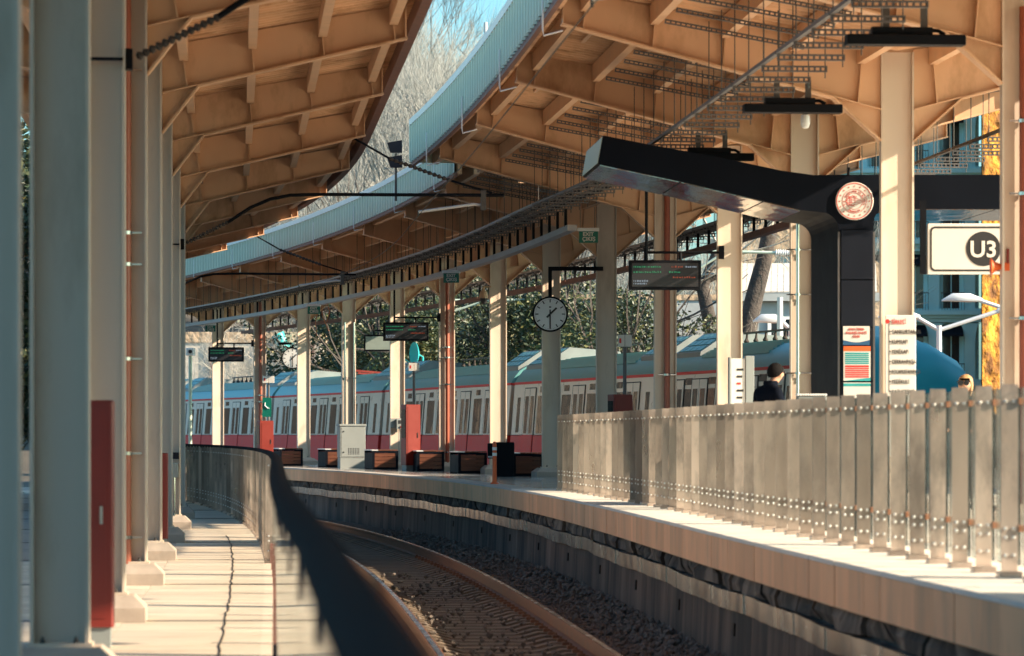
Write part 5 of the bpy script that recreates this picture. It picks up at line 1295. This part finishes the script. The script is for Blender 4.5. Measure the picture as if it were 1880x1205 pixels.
# ochre stone tower in full sun
GT = thing('stone_tower', 'rough ochre stone wall of a tower glowing in direct sun at right', 'tower', (25.12, 192, -2.1))
mb = MB(); nx, nz = 26, 90; vs = []; fs = []
def face(x, z): return .35 * mnoise.noise((x * 1.7, z * 1.1, 3)) + .22 * mnoise.noise((x * 4.5, z * 3.1, 9))
for j in range(nz + 1):
    for i in range(nx + 1): x = 5. * i / nx; z = 3.2 + 22. * j / nz; vs.append((x, x * .75 - face(x, z) * .6, z))
for j in range(nz):
    for i in range(nx): a = j * (nx + 1) + i; fs.append((a, a + 1, a + nx + 2, a + nx + 1))
mb.add(vs, fs); mb.build('stone_face', M['gold'], GT)
mb = MB(); mb.prism_xy([(.0, .45), (5, 4.3), (6.6, 12), (1.68, 12)], 0, 25.4); mb.build('core', M['gold'], GT)
mb = MB(); mb.box(.5, 5, -2.5, .3, 0, 3.15); mb.build('plinth_block', M['dark2'], GT)
# grey blue house with pale tiled roof
HB = thing('grey_house', 'grey blue house with pale tiled roof and dark window behind the leaning tree', 'house', ((1330 - CX) * 150 / F, 150, -2.1))
mb = MB(); mb.box(.4, 6.2, 0, 6, 0, 7.65); mb.build('wall', M['house'], HB)
mb = MB(); mb.box(.1, 6.5, -.4, 6.2, 7.66, 8.0); mb.build('eaves', M['house'], HB)
for i in range(24):
    x = .1 + i * .26; mb = MB(); mb.add([(x, -.42, 8.01), (x + .24, -.42, 8.01), (x + .24 + .25, 2.6, 9.3), (x + .25, 2.6, 9.3), (x, -.42, 8.06), (x + .24, -.42, 8.06), (x + .49, 2.6, 9.37), (x + .25, 2.6, 9.37)], [(0, 3, 2, 1), (4, 5, 6, 7), (0, 1, 5, 4), (1, 2, 6, 5), (2, 3, 7, 6), (3, 0, 4, 7)]); mb.build('roof_tile_row', M['rooft'], HB)
mb = MB(); mb.box(1.95, 2.75, -.05, .05, 4.9, 6.9); w = mb.build('window', M['wglass'], HB)
for a, b, c, d_ in ((1.8, 1.95, 4.8, 7.0), (2.75, 2.9, 4.8, 7.0), (1.95, 2.75, 6.9, 7.02), (1.8, 2.9, 4.72, 4.795)):
    mb = MB(); mb.box(a, b, -.09, -.002, c, d_); mb.build('frame', M['white'], w)
# ruin behind with an arched opening
RU = thing('stone_ruin', 'sunlit ruined stone wall with arched opening behind the leaning tree', 'ruin', ((1352 - CX) * 172 / F, 172, -2.1))
ar = [(2.3 + .5 * math.cos(a), 10.2 + .6 * math.sin(a)) for a in np.linspace(0, math.pi, 8)]
mb = MB(); mb.prism_xz([(-1.5, 0), (-1.5, 9.4), (-.6, 10.8), (.2, 11.1), (.9, 12.6), (1.8, 13.2), (3.0, 13.4), (4.0, 12.4), (5.2, 12.8), (6.4, 10.6), (7.5, 9.8), (7.5, 0), (2.8, 0)] + ar + [(1.8, 0)], 0, 1.2); mb.build('wall', M['stone'], RU)
# retaining wall and dark back wall
RW = thing('retaining_wall', 'long blue grey retaining wall behind the pale bare shrubs', 'wall', (0, 158, -2.1))
mb = MB(); mb.box(1.5, 13, 0, .6, 0, 8.0); mb.build('masonry', M['house'], RW)
mb = MB(); mb.box(1.4, 13.1, -.06, .66, 8.002, 8.25); mb.build('cap', M['stone'], RW)
# far pale building at left with brick top, fence and blue drainpipe
FB = thing('pale_building', 'pale rendered building with brick red parapet behind bare bushes at far left', 'building', (-16.8, 172, -2.1))
mb = MB(); mb.box(0, 7.6, 0, 8, 0, 6.5); mb.build('wall', M['rooft'], FB)
mb = MB(); mb.box(-.05, 7.65, -.08, 8, 6.504, 7.0); mb.build('parapet', M['stone'], FB)
for x in (.2, 2.35, 4.6, 7.0):
    mb = MB(); mb.box(x, x + .35, -.14, -.002, 0, 6.49); mb.build('pilaster', M['gutter'], FB)
mb = MB(); mb.tube([(6.3, -.35, 0), (6.3, -.35, 5.4), (5.6, -.35, 6.9)], .32, 10); mb.build('vent_duct', M['tteal'], FB, smooth=True)
BF = thing('bar_fence', 'dark fence of upright bars before the pale far building', 'fence', (-16.0, 165, -2.1))
for z in (2.0, 4.4):
    mb = MB(); mb.box(0, 7, -.03, .03, z, z + .12); mb.build('rail', M['dark'], BF)
for i in range(34):
    mb = MB(); mb.box(i * .205, i * .205 + .06, -.10, -.035, 1.8, 4.6); mb.build('bar', M['dark'], BF)
mb = MB(); mb.box(0, 7, .1, .3, 0, 1.75); mb.build('base_wall', M['dark2'], BF)
# station hall outside the frame at right: it shades the middle of both platforms
SH = thing('shade_hall', 'station hall beside the right platform, outside the frame', 'building', (11.0, 53.5, -2.1))
mb = MB(); mb.box(0, 10, 0, 17.5, 0, 10.5); mb.build('wall', M['rooft'], SH)
mb = MB(); mb.box(-.3, 10.3, -.3, 17.8, 10.504, 10.9); mb.build('roof_slab', M['conc'], SH)
for i in range(5):
    mb = MB(); mb.box(-.05, -.002, 1.2 + i * 3.2, 3.2 + i * 3.2, 3.2, 6.4); w = mb.build('window', M['wglass'], SH)
    mb = MB(); mb.box(-.12, -.052, 1.1 + i * 3.2, 3.3 + i * 3.2, 3.05, 3.19); mb.build('sill', M['white'], w)

SH2 = thing('shade_hall', 'unseen hall added at the platform start, shading the near floor', 'building', (9.5, -24, -2.1))  # unseen block added to cut warm bounce on the nearest left columns
mb = MB(); mb.box(0, 12, 0, 39.3, 0, 11); mb.build('wall', M['rooft'], SH2)
mb = MB(); mb.box(-.3, 12.3, -.3, 39.6, 11.004, 11.4); mb.build('roof_slab', M['conc'], SH2)
for i in range(9):
    mb = MB(); mb.box(-.05, -.002, 1.2 + i * 3.9, 3.4 + i * 3.9, 3.2, 6.6); w = mb.build('window', M['wglass'], SH2)
    mb = MB(); mb.box(-.12, -.052, 1.1 + i * 3.9, 3.5 + i * 3.9, 3.05, 3.19); mb.build('sill', M['white'], w)

# street lamps beyond the portal
def street_lamp(label, base, top, arms):
    t = thing('street_lamp', label, 'street lamp', base, 0, 'grey street lamps beyond the platform')
    mb = MB(); mb.tube([(0, 0, 0), (0, 0, top * .5), (0, 0, top)], [.10, .085, .07], 10); mb.build('pole', M['lamp'], t, smooth=True)
    for (ax, az, hx) in arms:
        mb = MB(); mb.tube([(0, 0, top - .12), (ax, 0, top + az)], .055, 8); mb.build('arm', M['lamp'], t, smooth=True)
        s = 1 if hx > 0 else -1
        mb = MB(); mb.tube([(ax - s * .1, 0, top + az - .01), (ax + hx * .25, 0, top + az + .04), (ax + hx * .7, 0, top + az + .06), (ax + hx, 0, top + az - .02)], [.06, .15, .13, .03], 10); mb.v = [(x, y, z if z > top + az - .02 else top + az - .02 - (top + az - .02 - z) * .5) for x, y, z in mb.v]; mb.build('lamp_head', M['lamp'], t, smooth=True)
D = 95.
sx = D / F
street_lamp('two armed grey street lamp in front of the turquoise facade', Vector(((1724 - CX) * sx, D, -2.1)), (HY - 598) * sx + 2.1, [((1838 - 1724) * sx, 28 * sx, 1.0), (-(1724 - 1682) * sx, 16 * sx, -1.0)])
street_lamp('street lamp whose head floats over the turquoise facade, pole hidden by the right column', Vector(((1870 - CX) * sx, D + 2, -2.1)), (HY - 556) * sx + 2.1, [(-(1870 - 1815) * sx, 10 * sx, -1.0)])
street_lamp('plain grey pole and lamp left of the pair of conduits', Vector(((1432 - CX) * 86 / F, 86, -2.1)), (HY - 546) * 86 / F + 2.1, [])
street_lamp('low street lamp head behind the man', Vector(((1452 - CX) * sx, D, -2.1)), (HY - 598) * sx + 2.1, [(-.25, .12, -.75)])
street_lamp('far street lamp on the hillside, tall thin pole beside the canopy edge', Vector((-.75, 180, -1.)), 20.5, [])
street_lamp('second far lamp pole on the hillside nearer the canopy edge top', Vector((-1.1, 150, -1.)), 18.2, [])
# lamps and floodlight on the fascia step
fl_ = thing('floodlight', 'pair of dark floodlights on the fascia step of the right canopy', 'floodlight', at(722, 300, 66.5) + Vector((0, 1.5, 0)))
mb = MB(); mb.tube([(0, 0, -.6), (0, 0, .3)], .025, 6); mb.build('post', M['rod'], fl_)
for z in (.02, .30):
    mb = MB(); mb.add([(-.1, -.1, z), (.12, -.1, z), (.12, .06, z + .03), (-.1, .06, z + .03), (-.16, -.16, z + .19), (.12, -.16, z + .24), (.12, .06, z + .22), (-.1, .06, z + .17)], [(0, 3, 2, 1), (4, 5, 6, 7), (0, 1, 5, 4), (1, 2, 6, 5), (2, 3, 7, 6), (3, 0, 4, 7)]); mb.build('head', M['dark2'], fl_)


# far side overhead line arms seen above the train
for lab, pts, dd in (('pale blue horizontal overhead line tube above the train, left of the big clock', ((826, 552), (1000, 551), (826, 574), (880, 556)), 108), ('pale overhead line tube with insulator crossing the leaning tree', ((1285, 461), (1455, 465), (1285, 492), (1330, 464)), 104)):
    a = at(*pts[0], dd); t = thing('overhead_arm', lab, 'overhead arm', a, 0, 'overhead line arms of the far track')
    q = [at(*p, dd) - a for p in pts]
    mb = MB(); mb.tube([q[0], q[1]], .045, 8); mb.build('tube', M['fascia'], t, smooth=True)
    mb = MB(); mb.tube([q[2], q[3]], .035, 8); mb.build('brace', M['fascia'], t, smooth=True)
    mb = MB(); n = 15; mb.tube([q[1] + (q[0] - q[1]) * (.02 + .012 * i) for i in range(n)], [(.05, .11)[i % 2] for i in range(n)], 10); mb.build('insulator', M['white'], t)
